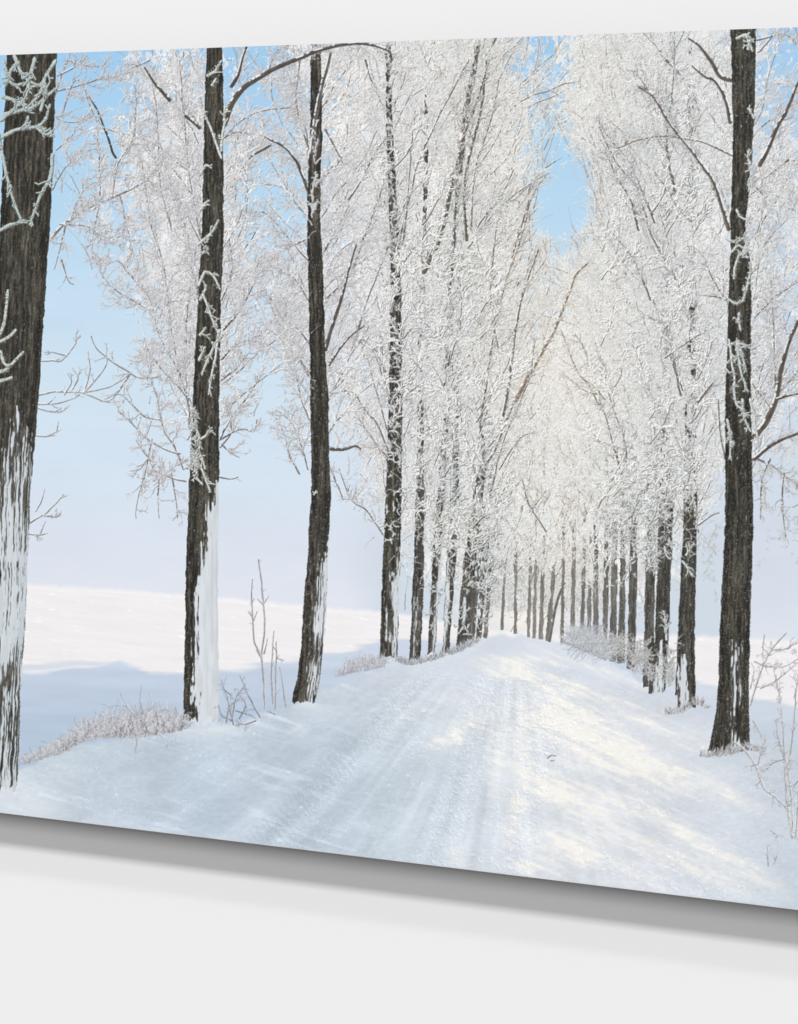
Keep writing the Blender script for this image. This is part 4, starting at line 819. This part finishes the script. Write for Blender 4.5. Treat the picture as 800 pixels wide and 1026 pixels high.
bp = n.new('ShaderNodeBump'); bp.inputs['Strength'].default_value = 0.06; bp.inputs['Distance'].default_value = 0.0004
l.new(mx.outputs[0], bp.inputs['Height']); l.new(bp.outputs[0], p.inputs['Normal'])

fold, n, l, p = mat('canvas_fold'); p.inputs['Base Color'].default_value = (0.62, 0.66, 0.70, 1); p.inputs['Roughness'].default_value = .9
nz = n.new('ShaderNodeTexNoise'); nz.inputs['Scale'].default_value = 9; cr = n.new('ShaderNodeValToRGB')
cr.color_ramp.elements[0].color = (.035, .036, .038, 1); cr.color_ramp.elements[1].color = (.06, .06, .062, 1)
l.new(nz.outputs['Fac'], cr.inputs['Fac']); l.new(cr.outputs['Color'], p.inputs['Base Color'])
wood, n, l, p = mat('pine_bar'); p.inputs['Roughness'].default_value = .7
nz = n.new('ShaderNodeTexNoise'); nz.inputs['Scale'].default_value = 30; cr = n.new('ShaderNodeValToRGB')
cr.color_ramp.elements[0].color = (.45, .30, .17, 1); cr.color_ramp.elements[1].color = (.62, .46, .28, 1)
l.new(nz.outputs['Fac'], cr.inputs['Fac']); l.new(cr.outputs['Color'], p.inputs['Base Color'])
paint, n, l, p = mat('white_wall_paint'); p.inputs['Roughness'].default_value = .95; p.inputs['Specular IOR Level'].default_value = 0.05
nz = n.new('ShaderNodeTexNoise'); nz.inputs['Scale'].default_value = 350; nz.inputs['Detail'].default_value = 4
p.inputs['Base Color'].default_value = (0.84, 0.84, 0.84, 1)
bp = n.new('ShaderNodeBump'); bp.inputs['Strength'].default_value = 0.02; bp.inputs['Distance'].default_value = 0.0005
l.new(nz.outputs['Fac'], bp.inputs['Height']); l.new(bp.outputs[0], p.inputs['Normal'])

# ---- wall
me = bpy.data.meshes.new('wall'); a = 9.0
v = [(-a, 0, -4), (a, 0, -4), (a, 0, 7), (-a, 0, 7)]; v += [(x, .12, z) for x, y, z in v]
me.from_pydata(v, [], [(0, 1, 2, 3), (7, 6, 5, 4), (0, 4, 5, 1), (3, 2, 6, 7), (0, 3, 7, 4), (1, 5, 6, 2)]); me.materials.append(paint)
link('wall', me, kind='structure')

# ---- the print
root = bpy.data.objects.new('canvas_print', None); COL.objects.link(root)
root.location = ((XL + XR) / 2, 0, ZB); root.empty_display_size = .1
root['label'] = 'large stretched canvas print of a frosted winter avenue hanging on the white wall'
root['category'] = 'canvas print'
bpy.context.view_layer.update()
OX, OZ = root.location.x, root.location.z
E = 0.0006
def box(x0, x1, y0, y1, z0, z1):
    return [(x0, y0, z0), (x1, y0, z0), (x1, y1, z0), (x0, y1, z0), (x0, y0, z1), (x1, y0, z1), (x1, y1, z1), (x0, y1, z1)]
BF = [(0, 1, 5, 4), (1, 2, 6, 5), (2, 3, 7, 6), (3, 0, 4, 7), (4, 5, 6, 7), (3, 2, 1, 0)]
def boxes(name, bs, m, parent):
    vs, fs = [], []
    for b in bs:
        k = len(vs); vs += box(*b); fs += [tuple(i + k for i in f) for f in BF]
    me = bpy.data.meshes.new(name); me.from_pydata(vs, [], fs); me.materials.append(m); return link(name, me, parent)
xl, xr, zb, zt = XL - OX, XR - OX, ZB - OZ, ZT - OZ
t_ = .0018
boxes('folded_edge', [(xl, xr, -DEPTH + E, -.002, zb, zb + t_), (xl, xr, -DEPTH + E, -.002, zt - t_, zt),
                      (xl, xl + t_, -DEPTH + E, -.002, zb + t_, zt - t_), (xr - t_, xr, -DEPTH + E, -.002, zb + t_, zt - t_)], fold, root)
s_ = .04
boxes('stretcher_frame', [(xl + .003, xr - .003, -DEPTH + .004, -.003, zb + .003, zb + s_), (xl + .003, xr - .003, -DEPTH + .004, -.003, zt - s_, zt - .003),
                          (xl + .003, xl + s_, -DEPTH + .004, -.003, zb + s_ + .001, zt - s_ - .001), (xr - s_, xr - .003, -DEPTH + .004, -.003, zb + s_ + .001, zt - s_ - .001)], wood, root)

# picture lattice on the face
CELL = 0.00074
NX = int((xr - xl) / CELL); NZ = int((zt - zb) / CELL)
gx = np.linspace(xl, xr, NX + 1); gz = np.linspace(zb, zt, NZ + 1)
soft = img.astype(F32)
def box3(a, ax):
    return (np.roll(a, 1, ax) + a + np.roll(a, -1, ax)) / 3
_c0 = np.isin(idm, [ID_FAR] + [t[2] for t in TREES.values()])
soft[_c0] = 255 * (soft[_c0] / 255) ** np.array((.80, .82, .86), F32); del _c0
s1_ = box3(box3(soft, 0), 1); s2_ = box3(box3(box3(box3(s1_, 0), 1), 0), 1)
_cr = np.isin(idm, [ID_FAR] + [t[2] for t in TREES.values()]).astype(F32)[..., None]
_cr = box3(box3(_cr, 0), 1)
soft = np.clip(s1_ + (0.8 + 0.65 * _cr) * (s1_ - s2_), 0, 255); del s1_, s2_, _cr
GX, GZ = np.meshgrid(gx + OX, gz + OZ)
PX, PY = to_pic(GX, GZ)
fx = np.clip((PX - PX0) * SS - .5, 0, W - 2.001); fy = np.clip((PY - PY0) * SS - .5, 0, H - 2.001)
ix = fx.astype(np.int32); iy = fy.astype(np.int32); ax_ = (fx - ix)[..., None].astype(F32); ay_ = (fy - iy)[..., None].astype(F32)
colr = (soft[iy, ix] * (1 - ax_) + soft[iy, ix + 1] * ax_) * (1 - ay_) + (soft[iy + 1, ix] * (1 - ax_) + soft[iy + 1, ix + 1] * ax_) * ay_
del soft
s = colr / 255.0
GAIN = 0.975
lin = np.where(s <= .04045, s / 12.92, ((s + .055) / 1.055) ** 2.4) * GAIN
mxp, mzp = (gx[:-1] + gx[1:]) / 2 + OX, (gz[:-1] + gz[1:]) / 2 + OZ
CXX, CZZ = np.meshgrid(mxp, mzp); qx, qy = to_pic(CXX, CZZ)
cid = idm[np.clip(((qy - PY0) * SS).astype(int), 0, H - 1), np.clip(((qx - PX0) * SS).astype(int), 0, W - 1)]
lin = np.concatenate([lin, np.ones(lin.shape[:2] + (1,))], -1).astype(F32)

LIN = lin.reshape(-1, 4)
def ink_mesh(name, pid):
    r, c = np.nonzero(cid == pid)
    if len(r) == 0: return None
    N1 = NX + 1
    a = r * N1 + c; q = np.stack([a, a + 1, a + 1 + N1, a + N1], 1).astype(np.int64)
    u, inv = np.unique(q.ravel(), return_inverse=True)
    co = np.empty((len(u), 3), F32); co[:, 0] = gx[u % N1]; co[:, 2] = gz[u // N1]; co[:, 1] = -DEPTH
    me = bpy.data.meshes.new(name); nf = len(q)
    me.vertices.add(len(u)); me.vertices.foreach_set('co', co.ravel())
    me.loops.add(nf * 4); me.loops.foreach_set('vertex_index', inv.astype(np.int32).ravel())
    me.polygons.add(nf); me.polygons.foreach_set('loop_start', np.arange(0, nf * 4, 4, dtype=np.int32))
    try: me.polygons.foreach_set('loop_total', np.full(nf, 4, np.int32))
    except Exception: pass
    ca_ = me.color_attributes.new('ink', 'FLOAT_COLOR', 'POINT'); ca_.data.foreach_set('color', LIN[u].ravel())
    me.update(); me.materials.append(ink)
    return me
OBJ = {}
for pid, (name, par, lab) in PARTS.items():
    kids = [k for k, v in PARTS.items() if v[1] == pid]
    me = ink_mesh(name, pid)
    if me is None and kids:
        if not any((cid == k).any() for k in kids): continue
        o = bpy.data.objects.new(name, None); COL.objects.link(o); o.parent = root; o.empty_display_size = .02
    elif me is None: continue
    else:
        o = link(name, me, OBJ[par] if par else root)
    if lab: o['label'] = lab
    OBJ[pid] = o

# ---- light: two lamps high in front of the wall, a broad soft one, and the room's even bounce
wd = bpy.data.worlds.new('World'); sc.world = wd; wd.use_nodes = True
wd.node_tree.nodes['Background'].inputs['Color'].default_value = (1, 1, 1, 1)
wd.node_tree.nodes['Background'].inputs['Strength'].default_value = 0.25
def lamp(name, elev, dist, sx, sy, power, tx=-0.1):
    d = bpy.data.lights.new(name, 'AREA'); d.shape = 'RECTANGLE'; d.size = sx; d.size_y = sy; d.energy = power
    o = bpy.data.objects.new(name, d); COL.objects.link(o)
    e = math.radians(elev); o.location = (tx, -math.cos(e) * dist, 1.0 + math.sin(e) * dist)
    o.rotation_euler = (math.pi / 2 - e, 0, 0)
    return o
K = 34.0 / 9
lamp('ceiling_lamp', 49, 34, 5 * K, .85 * K, 526 * K * K)
lamp('ceiling_lamp', 62, 34, 5 * K, .5 * K, 160 * K * K)
lamp('added_soft_lamp', 26.5, 34, 5 * K, 3.0 * K, 268 * K * K)  # broad lamp added to grade the shadow just under the print
